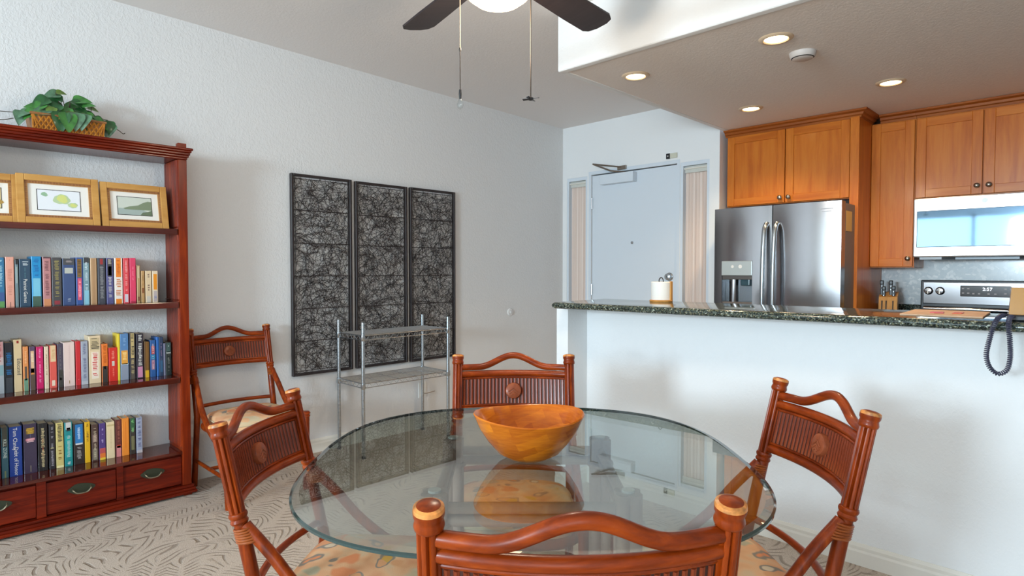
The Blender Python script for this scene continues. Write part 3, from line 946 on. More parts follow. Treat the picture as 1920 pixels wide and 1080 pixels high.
# ------------------------------------------------------------------ bar counter and what stands on it
def bar_poly():
    p0, p1 = Vector((-2.112, 2.42, 0)), Vector((XR - 0.002, 2.668, 0))
    q1, q0 = Vector((XR - 0.002, 3.12, 0)), Vector((-2.148, 2.94, 0))
    return p0, p1, q1, q0
p0, p1, q1, q0 = bar_poly()
ct = MB()
dv = (p1 - p0).normalized()
nv = Vector((-dv.y, dv.x, 0))
r_ = 0.0165
sect = [(r_ - r_ * math.sin(a), r_ - r_ * math.cos(a)) for a in [PI * k / 8 for k in range(9)]]
# half-round nose swept along the end then the front
path = [(q0, (dv + Vector((0, 0, 0)))), (p0 + nv * 0.03, dv * 1.0), (p0 + nv * 0.009 + dv * 0.009, (dv + nv)), (p0 + dv * 0.03, nv), (p1, nv)]
vs_, fs_ = [], []
k = len(sect)
for (pt, inw) in path:
    for u, h in sect:
        vs_.append(pt + Vector(inw) * u + Vector((0, 0, 0.995 + h)))
for i in range(len(path) - 1):
    for j in range(k - 1):
        fs_.append((i * k + j, (i + 1) * k + j, (i + 1) * k + j + 1, i * k + j + 1))
top_ids = [i * k + k - 1 for i in range(len(path))]
bot_ids = [i * k for i in range(len(path))]
n0 = len(vs_)
vs_ += [q1 + Vector((0, 0, 1.028)), q1 + Vector((0, 0, 0.995))]
fs_.append(tuple(top_ids + [n0]))
fs_.append(tuple(reversed(bot_ids + [n0 + 1])))
fs_.append((n0 - 1, n0, n0 + 1, n0 - k))
fs_.append((0, k - 1, n0, n0 + 1))
co = ct.add(vs_, fs_).build('bar_counter', M_GRAN, None, True)
tag(co, 'dark speckled granite bar top with a rounded nose on the white half wall', 'countertop')
ZC = 1.028

pt = thing('paper_towel_roll', 'white paper towel roll on a wooden stand with a black hook, on the bar', 'paper towels', (-1.722, 2.885, ZC))
MB().lathe([(0.060, 0), (0.062, 0.006), (0.060, 0.010)], 28).build('base', M_BEECH, pt, True)
MB().lathe([(0.020, 0.011), (0.052, 0.011), (0.053, 0.105), (0.050, 0.106), (0.020, 0.106)], 32).build('roll', mat('tissue', (240, 236, 230), 0.9, bump=(150, 0.2, 0.002)), pt, True)
MB().bbox((0.048, 0.0, 0.006), (0.058, 0.022, 0.110), 0.003).build('side_post', M_BEECH, pt)
MB().tube(arc([(-0.012, 0, 0.10), (-0.012, 0, 0.118), (0, 0, 0.130), (0.012, 0, 0.118), (0.012, 0, 0.10)], 5), 0.003, 8).build('hook', M_BLACK, pt)

bd = thing('serving_board', 'thin tan board with pink and red print lying on the bar near the telephone', 'board', (-0.45, 2.81, ZC + 0.0005), R(3))
MB().bbox((-0.125, -0.145, 0), (0.125, 0.20, 0.006), 0.002).build('sheet', mat('tan_card', (206, 168, 136), 0.6, var=(20, 0.08)), bd)
for (x0, y0, x1, y1, cc, nm) in ((-0.045, -0.03, -0.005, 0.03, (214, 92, 100), 'pink_print'), (-0.03, -0.045, 0.0, -0.025, (190, 60, 60), 'pink_print'), (0.025, -0.03, 0.055, 0.05, (206, 84, 40), 'red_print')):
    MB().bbox((x0, y0, 0.0061), (x1, y1, 0.009), 0.001).build(nm, flat(cc), bd)

ph = thing('telephone', 'amber faced telephone on a black base at the end of the bar', 'telephone', (-0.215, 2.66, ZC), R(6))
MB().bbox((-0.035, -0.06, 0.0), (0.085, 0.12, 0.022), 0.006).build('base', M_BLACK, ph)
MB().add([(-0.032, -0.045, 0.0225), (0.012, -0.045, 0.0225), (0.012, 0.10, 0.0225), (-0.032, 0.10, 0.0225), (-0.026, -0.03, 0.112), (0.014, -0.03, 0.112), (0.014, 0.10, 0.116), (-0.026, 0.10, 0.116)],
         [(0, 3, 2, 1), (4, 5, 6, 7), (0, 1, 5, 4), (1, 2, 6, 5), (2, 3, 7, 6), (3, 0, 4, 7)]).build('handset', mat('amber_plastic', (176, 122, 36), 0.25, coat=0.5), ph)
MB().add([(0.015, -0.045, 0.0225), (0.082, -0.045, 0.0225), (0.082, 0.10, 0.0225), (0.015, 0.10, 0.0225), (0.017, -0.03, 0.110), (0.080, -0.03, 0.110), (0.080, 0.10, 0.116), (0.017, 0.10, 0.116)],
         [(0, 3, 2, 1), (4, 5, 6, 7), (0, 1, 5, 4), (1, 2, 6, 5), (2, 3, 7, 6), (3, 0, 4, 7)]).build('keypad', mat('amber_plastic', (176, 122, 36), 0.25, coat=0.5), ph)
# coiled cord hanging in a loop over the front edge (world coordinates brought into the phone's frame)
loop = arc([(-0.243, 2.605, 1.050), (-0.258, 2.535, 1.046), (-0.268, 2.497, 1.020), (-0.279, 2.490, 0.967), (-0.285, 2.490, 0.920), (-0.275, 2.490, 0.882), (-0.253, 2.490, 0.864), (-0.232, 2.490, 0.880), (-0.225, 2.492, 0.920), (-0.227, 2.495, 0.971), (-0.231, 2.500, 1.015), (-0.232, 2.535, 1.044), (-0.224, 2.60, 1.044)], 22)
L_ = [0.0]
for i in range(1, len(loop)):
    L_.append(L_[-1] + (loop[i] - loop[i - 1]).length)
hel = []
turns = 92
for i, p in enumerate(loop):
    pass
steps = turns * 7
def at_len(s):
    for i in range(1, len(loop)):
        if L_[i] >= s:
            f = (s - L_[i - 1]) / max(1e-9, L_[i] - L_[i - 1])
            return loop[i - 1].lerp(loop[i], f), (loop[i] - loop[i - 1]).normalized()
    return loop[-1], (loop[-1] - loop[-2]).normalized()
for i in range(steps + 1):
    f = i / steps
    p, tg = at_len(f * L_[-1])
    a = tg.cross(Vector((0.3, 1, 0.2))).normalized()
    b_ = tg.cross(a).normalized()
    rr = 0.0062 * min(1.0, f * 12, (1 - f) * 12)
    th = f * turns * 2 * PI
    hel.append(p + a * (rr * math.cos(th)) + b_ * (rr * math.sin(th)))
Mi = (Matrix.Translation((-0.215, 2.66, ZC)) @ Matrix.Rotation(R(6), 4, 'Z')).inverted()
MB().tube([Mi @ p for p in hel], 0.0020, 5).build('coiled_cord', mat('cord_grey_blue', (58, 58, 78), 0.4), ph, True)

# ------------------------------------------------------------------ bookcase
bk = thing('bookcase', 'tall reddish mahogany bookcase with three drawers and grooved uprights', 'bookcase', (0, 0, 0))
BX0, BX1 = -3.700, -3.480
YA, YZ = 0.10, 1.085
def upright(y0, y1, inner):
    o = MB().bbox((BX0, y0, 0.055), (BX1, y1, 1.776), 0.003).build('upright', M_MAHOGV, bk)
    MB().bbox((BX1 - 0.034, y0 + 0.001, 1.835), (BX1 + 0.002, y1 - 0.001, 1.862), 0.002).build('post_top', M_MAHOGV, o)
    # beads on the inner face
    for k in range(15):
        x = BX0 + 0.012 + k * 0.0134
        yy = y0 if inner < 0 else y1
        MB().tube([(x, yy, 0.26), (x, yy, 1.774)], 0.0062, 6).build('bead', M_MAHOGV, o)
upright(1.042, 1.085, -1)
upright(0.10, 0.143, 1)
def shelf(z0, z1):
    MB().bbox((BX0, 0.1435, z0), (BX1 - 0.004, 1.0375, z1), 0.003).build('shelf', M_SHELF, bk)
shelf(1.383, 1.413)
shelf(0.998, 1.030)
shelf(0.602, 0.633)
for z in (1.413, 1.030, 0.633):
    o = MB().tube([(BX1 - 0.012, 1.035, z + 0.010), (BX0 + 0.01, 1.035, z + 0.010)], 0.004, 8).build('retaining_rod', M_MAHOG, bk)
# cornice: stepped reeds
co_ = MB()
for i, (z0, z1, ex) in enumerate(((1.777, 1.788, 0.004), (1.788, 1.800, 0.012), (1.800, 1.813, 0.019), (1.813, 1.824, 0.026), (1.824, 1.836, 0.034))):
    co_.bbox((BX0, YA - ex, z0), (BX1 + ex * 0.9, YZ + ex * 0.7, z1 + 0.0005), 0.004, 2)
co_.build('cornice', M_MAHOG, bk)
# drawer base
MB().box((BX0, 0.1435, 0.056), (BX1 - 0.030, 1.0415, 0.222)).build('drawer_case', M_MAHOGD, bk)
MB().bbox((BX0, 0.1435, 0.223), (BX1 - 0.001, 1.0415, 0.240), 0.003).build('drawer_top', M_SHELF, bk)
for (y0, y1) in ((0.1435, 0.150), (0.4275, 0.4625), (0.7435, 0.7715), (1.0405, 1.0415)):
    MB().box((BX1 - 0.030, y0, 0.056), (BX1 - 0.006, y1, 0.222)).build('drawer_divider', M_MAHOGD, bk)
for (y0, y1) in ((0.152, 0.4265), (0.464, 0.742), (0.773, 1.0395)):
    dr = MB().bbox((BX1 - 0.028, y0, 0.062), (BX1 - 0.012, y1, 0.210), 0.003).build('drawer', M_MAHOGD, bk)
    ym = (y0 + y1) / 2 - 0.004
    pl = MB()
    plate = [(ym + 0.052 * math.cos(a) * (1 + 0.08 * math.cos(4 * a)), 0.154 + 0.024 * math.sin(a) * (1 + 0.1 * math.cos(3 * a))) for a in [2 * PI * k / 24 for k in range(24)]]
    M_ = Matrix(((0, 0, 1, 0), (1, 0, 0, 0), (0, 1, 0, 0), (0, 0, 0, 1)))
    pl.prism(plate, BX1 - 0.0115, BX1 - 0.0085, M_)
    hd = pl.build('handle', M_BRONZE, dr)
    MB().tube(arc([(BX1 - 0.008, ym - 0.036, 0.158), (BX1 + 0.008, ym - 0.034, 0.152), (BX1 + 0.010, ym - 0.018, 0.138), (BX1 + 0.010, ym + 0.018, 0.138), (BX1 + 0.008, ym + 0.034, 0.152), (BX1 - 0.008, ym + 0.036, 0.158)], 5), 0.0035, 8).build('bail', mat('bright_brass', (170, 165, 140), 0.25, 0.9), hd, True)
pl = MB()
for z0, z1, ex in ((0.012, 0.026, 0.022), (0.026, 0.040, 0.016), (0.040, 0.055, 0.010)):
    pl.bbox((BX0, YA - ex, z0), (BX1 + ex, YZ + ex, z1 + 0.0005), 0.004, 2)
pl.build('plinth', M_MAHOG, bk)
for y in (YA + 0.02, YZ - 0.02):
    MB().bbox((BX1 - 0.05, y - 0.02, 0.0), (BX1 + 0.005, y + 0.02, 0.012), 0.003).bbox((BX0 + 0.01, y - 0.02, 0.0), (BX0 + 0.06, y + 0.02, 0.012), 0.003).build('foot', M_MAHOGV, bk)

# ------------------------------------------------------------------ picture frames on the upper shelf
def picture(label, y0, y1, h, print_fn, lean=R(11), yaw=0.0, xf=-3.515, thick=0.02):
    wd = y1 - y0
    t = thing('picture_frame', label, 'picture frame', (xf, (y0 + y1) / 2, 1.4135), 0, 'framed prints leaning in a row on the bookcase')
    t.rotation_euler = (0, -lean, yaw)          # local: x out of the picture, y across, z up
    hw = wd / 2
    fw_ = 0.030
    def bar(a0, a1, b0, b1):
        return MB().bbox((-thick, a0, b0), (0, a1, b1), 0.003, 2)
    for a in ((-hw, -hw + fw_, 0, h), (hw - fw_, hw, 0, h)):
        bar(*a).build('frame_side', M_OAK, t)
    for a in ((-hw + fw_, hw - fw_, 0, fw_), (-hw + fw_, hw - fw_, h - fw_, h)):
        bar(*a).build('frame_rail', M_OAK, t)
    # inner beaded strip
    bw = 0.012
    i0, i1, j0, j1 = -hw + fw_, hw - fw_, fw_, h - fw_
    MB().box((-thick + 0.006, i0, j0), (-0.006, i0 + bw, j1)).box((-thick + 0.006, i1 - bw, j0), (-0.006, i1, j1)).box((-thick + 0.006, i0 + bw, j0), (-0.006, i1 - bw, j0 + bw)).box((-thick + 0.006, i0 + bw, j1 - bw), (-0.006, i1 - bw, j1)).build('inlay_strip', M_BEADL, t)
    bd_ = MB()
    n = int((i1 - i0) / 0.0055)
    for k in range(n):
        y = i0 + (k + 0.5) * (i1 - i0) / n
        for z in (j0 + bw / 2, j1 - bw / 2):
            bd_.box((-0.0065, y - 0.0012, z - 0.0045), (-0.0045, y + 0.0012, z + 0.0045))
    n = int((j1 - j0) / 0.0055)
    for k in range(n):
        z = j0 + (k + 0.5) * (j1 - j0) / n
        for y in (i0 + bw / 2, i1 - bw / 2):
            bd_.box((-0.0065, y - 0.0045, z - 0.0012), (-0.0045, y + 0.0045, z + 0.0012))
    o = bd_.build('inlay_beads', M_BEAD, t)
    o['kind'] = 'stuff'
    m0, m1, n0_, n1_ = i0 + bw, i1 - bw, j0 + bw, j1 - bw
    MB().box((-thick, m0, n0_), (-0.012, m1, n1_)).build('mat_board', mat('mat_board', (238, 234, 226), 0.8), t)
    pw, phh = (m1 - m0) * 0.70, (n1_ - n0_) * 0.64
    cz = (n0_ + n1_) / 2
    MB().box((-0.0119, -pw / 2 - 0.003, cz - phh / 2 - 0.003), (-0.0114, pw / 2 + 0.003, cz + phh / 2 + 0.003)).build('black_line', flat((34, 32, 30)), t)
    print_fn(t, pw, phh, cz)
    MB().box((-0.0085, i0, j0), (-0.0075, i1, j1))
    return t
def blob(t, name, cy, cz, ry, rz, col, seed, x=-0.0106):
    rnd = random.Random(seed)
    ph_ = [rnd.random() * 6 for _ in range(3)]
    poly = []
    for k in range(26):
        a = 2 * PI * k / 26
        q = 1 + 0.10 * math.sin(2 * a + ph_[0]) + 0.08 * math.sin(3 * a + ph_[1]) + 0.05 * math.sin(7 * a + ph_[2])
        poly.append((cy + ry * q * math.cos(a), cz + rz * q * math.sin(a)))
    M_ = Matrix(((0, 0, 1, 0), (1, 0, 0, 0), (0, 1, 0, 0), (0, 0, 0, 1)))
    MB().prism(poly, x - 0.0003, x, M_).build(name, flat(col, 0.7), t)
def islands(t, pw, h, cz):
    MB().box((-0.0113, -pw / 2, cz - h / 2), (-0.0110, pw / 2, cz + h / 2)).build('print', flat((232, 234, 238), 0.7), t)
    blob(t, 'island_print', -0.002 + 0.012, cz + 0.006, 0.030, 0.026, (186, 204, 158), 3, -0.0107)
    blob(t, 'island_print', 0.012, cz + 0.008, 0.021, 0.018, (212, 216, 128), 5, -0.0103)
    blob(t, 'island_print', 0.052, cz - 0.020, 0.018, 0.014, (186, 204, 158), 8, -0.0107)
    blob(t, 'island_print', 0.054, cz - 0.020, 0.012, 0.009, (212, 216, 128), 9, -0.0103)
    blob(t, 'island_print', -0.055, cz + 0.026, 0.012, 0.010, (150, 184, 150), 12, -0.0107)
def landscape(t, pw, h, cz):
    MB().box((-0.0113, -pw / 2, cz - h / 2), (-0.0110, pw / 2, cz + h / 2)).build('print', flat((206, 212, 200), 0.7), t)
    M_ = Matrix(((0, 0, 1, 0), (1, 0, 0, 0), (0, 1, 0, 0), (0, 0, 0, 1)))
    q, z0 = pw / 2, cz - h / 2
    MB().prism([(-q * 0.7, z0 + h * 0.36), (-q * 0.3, z0 + h * 0.48), (q * 0.2, z0 + h * 0.56), (q * 0.5, z0 + h * 0.72), (q * 0.8, z0 + h * 0.82), (q, z0 + h * 0.8), (q, z0 + h * 0.30), (-q * 0.6, z0 + h * 0.30)], -0.0110, -0.0106, M_).build('hill_print', flat((126, 140, 112), 0.7), t)
    MB().prism([(-q, z0), (q, z0), (q, z0 + h * 0.12), (q * 0.4, z0 + h * 0.34), (-q, z0 + h * 0.36)], -0.0110, -0.0107, M_).build('lake_print', flat((164, 178, 172), 0.7), t)
    MB().prism([(q * 0.3, z0), (q, z0), (q, z0 + h * 0.3), (q * 0.75, z0 + h * 0.2), (q * 0.45, z0 + h * 0.16)], -0.0106, -0.0103, M_).build('shore_print', flat((104, 118, 92), 0.7), t)
def sepia(t, pw, h, cz):
    MB().box((-0.0113, -pw / 2, cz - h / 2), (-0.0110, pw / 2, cz + h / 2)).build('print', flat((222, 206, 150), 0.7), t)
    blob(t, 'island_print', 0.035, cz - 0.020, 0.030, 0.016, (176, 140, 70), 4, -0.0107)
    blob(t, 'island_print', 0.035, cz - 0.018, 0.016, 0.008, (206, 170, 90), 6, -0.0103)
picture('oak framed print of two green islands, biggest frame on the bookcase', 0.386, 0.702, 0.232, islands, R(11), 0.0, -3.502)
picture('oak framed grey green coast landscape next to the bookcase upright', 0.7095, 1.008, 0.226, landscape, R(11), R(2), -3.512)
picture('oak framed print with a yellowed map, cut off by the edge of the view', 0.080 + 0.066, 0.402, 0.226, sepia, R(11), R(-2), -3.530)

# ------------------------------------------------------------------ books
def glyphs(mb, z0, z1, y0, y1, seed, x, size=0.006):
    """rows of small unreadable letter strokes running down the spine"""
    rnd = random.Random(seed)
    z = z1
    while z > z0 + size * 0.4:
        hgt = size * rnd.uniform(0.35, 0.9)
        if rnd.random() < 0.15:
            z -= size * 0.8
            continue
        a = y0 + (y1 - y0) * rnd.uniform(0.0, 0.25)
        b_ = y1 - (y1 - y0) * rnd.uniform(0.0, 0.25)
        mb.box((x, a, z - hgt * 0.45), (x + 0.0004, b_, z))
        z -= hgt * 0.45 + size * 0.28
BOOKS = []
def book(y0, y1, h, xs, zb, depth, col, bands, label, lettering=(), lean=0.0, group='books', title=None):
    """spine faces +X at x = xs; bands: (from, to, colour[, inset]) in fractions of the height"""
    th = y1 - y0 - 0.0012
    t = thing('book', label, 'book', (xs, (y0 + y1) / 2, zb + 0.0006), 0, group)
    if lean:
        t.rotation_euler = (lean, 0, 0)
    hy = th / 2
    c_ = min(0.0022, hy * 0.3)
    cov = MB()
    # spine, slightly rounded, with the two boards behind it
    pr = [(-0.004, -hy), (-0.0012, -hy + c_ * 0.2), (0.0, -hy + c_), (0.0, hy - c_), (-0.0012, hy - c_ * 0.2), (-0.004, hy), (-depth, hy), (-depth, hy - 0.0018), (-0.005, hy - 0.0018), (-0.005, -hy + 0.0018), (-depth, -hy + 0.0018), (-depth, -hy)]
    cov.prism(list(reversed(pr)), 0, h)
    cov.build('cover', flat(col), t)
    MB().box((-depth + 0.004, -hy + 0.0019, 0.002), (-0.0051, hy - 0.0019, h - 0.003)).build('pages', M_PAGES, t)
    for bnd in bands:
        z0, z1, cc = bnd[0] * h, bnd[1] * h, bnd[2]
        ins = bnd[3] if len(bnd) > 3 else 0.0
        MB().box((-0.0008, -hy + c_ + ins * th, z0), (0.0005, hy - c_ - ins * th, z1)).build('spine_band', flat(cc), t)
    for j, (z0, z1, cc, wd, sz) in enumerate(lettering):
        g = MB()
        glyphs(g, z0 * h, z1 * h, -hy * wd, hy * wd, hash((round(y0 * 1e4), j)) & 0xffff, 0.0006, sz)
        if g.v:
            o = g.build('spine_lettering', flat(cc), t)
            o['kind'] = 'stuff'
    for (body, zc_, yc_, size, cc) in (title or ()):
        text(body, 'spine_title', size, flat(cc), t, (0.0008, yc_ * th, zc_ * h), (R(90), R(90), R(90)))
    return t

Y1 = [(0.3077, 0.3409, 0.224), (0.3427, 0.3746, 0.227), (0.3764, 0.3897, 0.215), (0.3916, 0.434, 0.218), (0.4359, 0.4733, 0.231), (0.4773, 0.5094, 0.229), (0.5114, 0.5502, 0.227), (0.5523, 0.6025, 0.223), (0.6046, 0.6344, 0.228), (0.6344, 0.6604, 0.229), (0.6626, 0.6911, 0.226), (0.6933, 0.7267, 0.227), (0.729, 0.7607, 0.227), (0.763, 0.7999, 0.228), (0.8022, 0.828, 0.228), (0.8303, 0.8588, 0.229), (0.8612, 0.878, 0.191), (0.8804, 0.8974, 0.163), (0.8998, 0.9292, 0.163), (0.9317, 0.959, 0.163)]
Y2 = [(0.3036, 0.3353, 0.238), (0.3371, 0.3674, 0.231), (0.3693, 0.4001, 0.243), (0.402, 0.4235, 0.208), (0.4255, 0.4492, 0.206), (0.4512, 0.4792, 0.203), (0.4812, 0.4995, 0.201), (0.5015, 0.5303, 0.204), (0.5324, 0.5553, 0.209), (0.5553, 0.6019, 0.214), (0.604, 0.6256, 0.216), (0.6256, 0.6561, 0.214), (0.6583, 0.7096, 0.237), (0.7118, 0.7391, 0.193), (0.7414, 0.7806, 0.171), (0.7806, 0.7923, 0.24), (0.7923, 0.8301, 0.238), (0.8325, 0.8614, 0.238), (0.8638, 0.8979, 0.233), (0.9004, 0.9252, 0.188), (0.9276, 0.9552, 0.194), (0.9577, 0.9704, 0.209), (0.9704, 0.9908, 0.208), (0.9908, 1.0011, 0.173), (1.0011, 1.0300, 0.176)]
Y3 = [(0.3028, 0.3159, 0.252), (0.3178, 0.3441, 0.234), (0.346, 0.3941, 0.231), (0.398, 0.4493, 0.234), (0.4513, 0.4897, 0.228), (0.4938, 0.5185, 0.217), (0.5205, 0.5519, 0.219), (0.554, 0.5879, 0.215), (0.5901, 0.6356, 0.202), (0.6356, 0.6598, 0.204), (0.6642, 0.6933, 0.185), (0.6955, 0.725, 0.185), (0.7273, 0.7642, 0.186), (0.7666, 0.7947, 0.191), (0.7947, 0.828, 0.194), (0.8304, 0.8569, 0.188), (0.8593, 0.8887, 0.186)]
W_, K_ = (232, 228, 220), (26, 26, 30)
S1 = [  # colour, bands, lettering, label
 ((46, 112, 150), [(0, .12, (96, 150, 84)), (.12, .3, (58, 86, 140))], [(.4, .95, (176, 214, 226), .6, .007)], 'blue and green seascape spine at the cut-off end of the top book row', None),
 ((226, 160, 140), [(.92, .95, K_, .42), (.0, .10, (80, 40, 40), .4)], [(.2, .8, (206, 138, 118), .5, .012)], 'plain salmon pink book with one black dot in the top book row', None),
 ((112, 132, 136), [(.9, 1, (30, 30, 34)), (.5, .85, (150, 164, 162), .1)], [], 'thin grey teal book squeezed beside the salmon pink book', None),
 ((42, 70, 92), [], [(.86, .97, (214, 220, 220), .6, .006), (.6, .82, (90, 140, 150), .12, .005)], 'dark teal hardback with a white title down the spine, top book row', [('Patriot Games', .33, .0, .019, W_)]),
 ((24, 140, 196), [(.0, .2, (70, 96, 80)), (.2, .56, (120, 190, 214), .06)], [(.58, .95, (12, 90, 160), .6, .010)], 'bright sky blue hardback with a green foot, tallest of the top book row', None),
 ((190, 130, 130), [(.0, .14, (214, 140, 96)), (.97, 1, (90, 60, 66))], [(.2, .94, (110, 60, 66), .5, .008)], 'dusty mauve hardback with closely printed spine in the top book row', None),
 ((72, 70, 72), [(.02, .1, (150, 50, 60), .15)], [(.12, .94, (160, 146, 84), .5, .009)], 'charcoal hardback with olive gold letters in the top book row', None),
 ((58, 78, 122), [(.86, 1, (72, 72, 76)), (.68, .80, (186, 186, 176), .12)], [(.9, .95, (190, 176, 176), .7, .006), (.08, .14, (206, 214, 220), .3, .006)], 'thick navy hardback with a pale grey square label, top book row', None),
 ((52, 86, 150), [(.58, .97, (132, 96, 44), .12), (.10, .56, (222, 84, 110), .15)], [(.60, .94, (60, 50, 40), .5, .010), (.14, .54, (250, 170, 180), .4, .010)], 'blue edged hardback with gold and pink blocks in the top book row', None),
 ((120, 150, 160), [(.88, 1, (60, 60, 64)), (.0, .3, (140, 196, 214), .08)], [(.3, .9, (214, 226, 230), .5, .010)], 'pale steel blue hardback with a dark cap in the top book row', None),
 ((190, 152, 112), [(.0, .98, (176, 136, 98), .22)], [], 'plain tan hardback without any lettering in the top book row', None),
 ((64, 66, 76), [(.86, .98, (160, 44, 44), .25)], [(.1, .82, (150, 150, 150), .5, .009)], 'slate grey hardback with a red emblem at the head, top book row', None),
 ((86, 84, 134), [(.60, .98, (70, 66, 70), .1), (.62, .82, (150, 130, 140), .2)], [(.1, .58, (206, 200, 190), .5, .010), (.86, .97, (200, 190, 170), .5, .007)], 'violet blue hardback with black and silver letters, top book row', None),
 ((238, 228, 218), [(.58, 1, (238, 132, 32), .14), (.0, .10, (238, 132, 32), .1)], [(.14, .54, (206, 120, 60), .7, .014), (.62, .95, (200, 90, 20), .4, .012)], 'white and orange striped spine in the top book row', None),
 ((226, 70, 78), [(.02, .2, (214, 206, 214), .12)], [(.24, .94, (240, 176, 170), .45, .010)], 'coral red hardback with a pale patch at its foot, top book row', None),
 ((224, 62, 100), [(.0, .04, (180, 40, 70))], [(.5, .8, (246, 140, 160), .25, .008)], 'hot pink hardback, last of the tall books in the top row', None),
 ((176, 146, 100), [(.66, .98, (206, 186, 150), .1), (.05, .16, (110, 40, 30), .2)], [], 'short khaki book leaning on the hot pink hardback', None),
 ((192, 150, 96), [(.3, .46, (128, 70, 34), .1)], [(.5, .9, (150, 110, 70), .4, .008)], 'small tan paperback with a brown band in the top book row', None),
 ((222, 196, 158), [(.0, .2, (206, 196, 182), .1)], [(.3, .9, (130, 100, 90), .35, .020)], 'small cream paperback with sparse letters, top book row', None),
 ((226, 206, 176), [(.4, .9, (230, 142, 24), .12), (.02, .36, (186, 172, 170), .1)], [(.1, .2, (120, 130, 170), .6, .006)], 'small paperback with a big orange block, end of the top book row', None)]
S2 = [
 ((186, 196, 206), [(.7, 1, (214, 160, 160)), (.35, .55, (150, 190, 200)), (.55, .7, (226, 206, 206))], [(.6, .95, (190, 60, 70), .5, .008)], 'pastel marbled spine at the cut-off end of the middle book row', None),
 ((30, 32, 40), [(.0, .3, (62, 66, 74), .05)], [(.34, .8, (20, 116, 180), .7, .011)], 'black hardback with electric blue lettering in the middle book row', None),
 ((222, 194, 150), [(.93, .98, (150, 40, 30), .3)], [], 'cream spine with a dark vertical title, tall in the middle book row', [('Educated', .48, .1, .021, (60, 60, 70))]),
 ((226, 142, 78), [(.0, .28, (108, 148, 122)), (.24, .55, (84, 70, 60), .2)], [(.6, .95, (244, 190, 140), .4, .009)], 'orange paperback with a sage green foot, middle book row', None),
 ((86, 66, 92), [(.4, .9, (226, 180, 140), .12), (.36, .5, (206, 128, 60), .1), (.0, .36, (92, 72, 60))], [(.6, .88, (240, 220, 190), .5, .009)], 'purple, peach and brown paperback beside the magenta book', None),
 ((206, 20, 98), [(.0, .03, (160, 10, 70))], [(.1, .95, (248, 160, 200), .3, .010)], 'magenta paperback in the middle book row', None),
 ((230, 206, 176), [(.1, .14, (100, 90, 80), .35)], [(.3, .9, (170, 140, 110), .3, .012)], 'thin cream paperback beside the magenta book', None),
 ((224, 90, 78), [(.62, 1, (230, 196, 150), .05), (.05, .18, (240, 214, 190), .2)], [(.66, .9, (214, 160, 110), .5, .012)], 'cream and coral two-tone paperback in the middle book row', None),
 ((82, 72, 88), [(.0, .4, (64, 62, 56)), (.16, .22, (196, 190, 190), .25)], [(.4, .92, (120, 116, 110), .3, .008)], 'dark smoky purple paperback in the middle book row', None),
 ((230, 202, 192), [(.06, .13, (150, 120, 70), .42)], [(.2, .95, (222, 190, 186), .1, .016)], 'wide pale blush hardback, plain, in the middle book row', None),
 ((206, 40, 46), [], [(.1, .14, (230, 120, 110), .3, .006)], 'plain scarlet hardback in the middle book row', None),
 ((168, 172, 184), [(.0, .08, (190, 190, 196))], [(.12, .95, (96, 100, 130), .45, .010)], 'silver grey paperback with bluish letters next to the scarlet book', None),
 ((232, 206, 168), [(.70, .96, (206, 182, 140), .08), (.10, .66, (244, 226, 206), .16)], [(.72, .95, (70, 60, 50), .75, .012), (.13, .64, (206, 40, 40), .45, .014)], 'thick cream paperback with big red letters in the middle book row', None),
 ((232, 122, 42), [(.0, .42, (54, 48, 44)), (.34, .42, (190, 170, 150), .3)], [(.5, .95, (190, 84, 20), .5, .010)], 'orange over black paperback in the middle book row', None),
 ((214, 46, 34), [(.46, .60, (206, 200, 186), .3)], [(.64, .95, (244, 150, 130), .35, .010), (.12, .4, (240, 120, 100), .25, .010)], 'short red paperback with a silver seal, middle book row', None),
 ((236, 206, 52), [], [], 'narrow bright yellow spine rising behind the short red paperback', None),
 ((88, 132, 180), [(.34, .64, (230, 160, 64), .05), (.0, .32, (142, 150, 166)), (.33, .36, (240, 240, 230), .0)], [(.4, .6, (250, 220, 150), .5, .010), (.7, .9, (140, 176, 210), .4, .012)], 'sunset blue and orange photo spine in the middle book row', None),
 ((46, 42, 52), [(.46, 1, (196, 172, 116), .14), (.0, .44, (92, 82, 72), .14)], [(.5, .97, (70, 60, 50), .5, .012), (.1, .42, (190, 170, 120), .5, .012)], 'black edged gold lettered hardback in the middle book row', None),
 ((50, 42, 52), [(.02, .26, (206, 136, 166), .1)], [(.28, .97, (216, 214, 206), .55, .014)], 'black spine with big white letters and a pink foot, middle book row', None),
 ((112, 76, 34), [(.0, .2, (222, 174, 40), .05), (.2, 1, (186, 138, 60), .38)], [], 'brown paperback with a mustard yellow foot, middle book row', None),
 ((40, 90, 150), [(.62, .84, (190, 90, 90), .15), (.48, .6, (40, 130, 170), .05), (.2, .46, (170, 120, 140), .15)], [(.2, .9, (220, 200, 200), .35, .009)], 'blue and rose patchwork paperback in the middle book row', None),
 ((44, 108, 186), [(.0, 1, (90, 150, 210), .35)], [], 'slim cobalt blue paperback in the middle book row', None),
 ((44, 62, 92), [(.1, .4, (52, 96, 130), .1)], [(.4, .95, (160, 130, 160), .3, .009)], 'dark navy paperback beside the slim cobalt one', None),
 ((128, 128, 152), [], [], 'very thin grey lilac booklet near the end of the middle book row', None),
 ((40, 50, 48), [(.70, .98, (72, 96, 92), .1), (.66, .72, (170, 176, 170), .05)], [(.1, .62, (130, 132, 122), .4, .012), (.8, .9, (220, 226, 220), .2, .010)], 'black and grey green paperback closing the middle book row', None)]
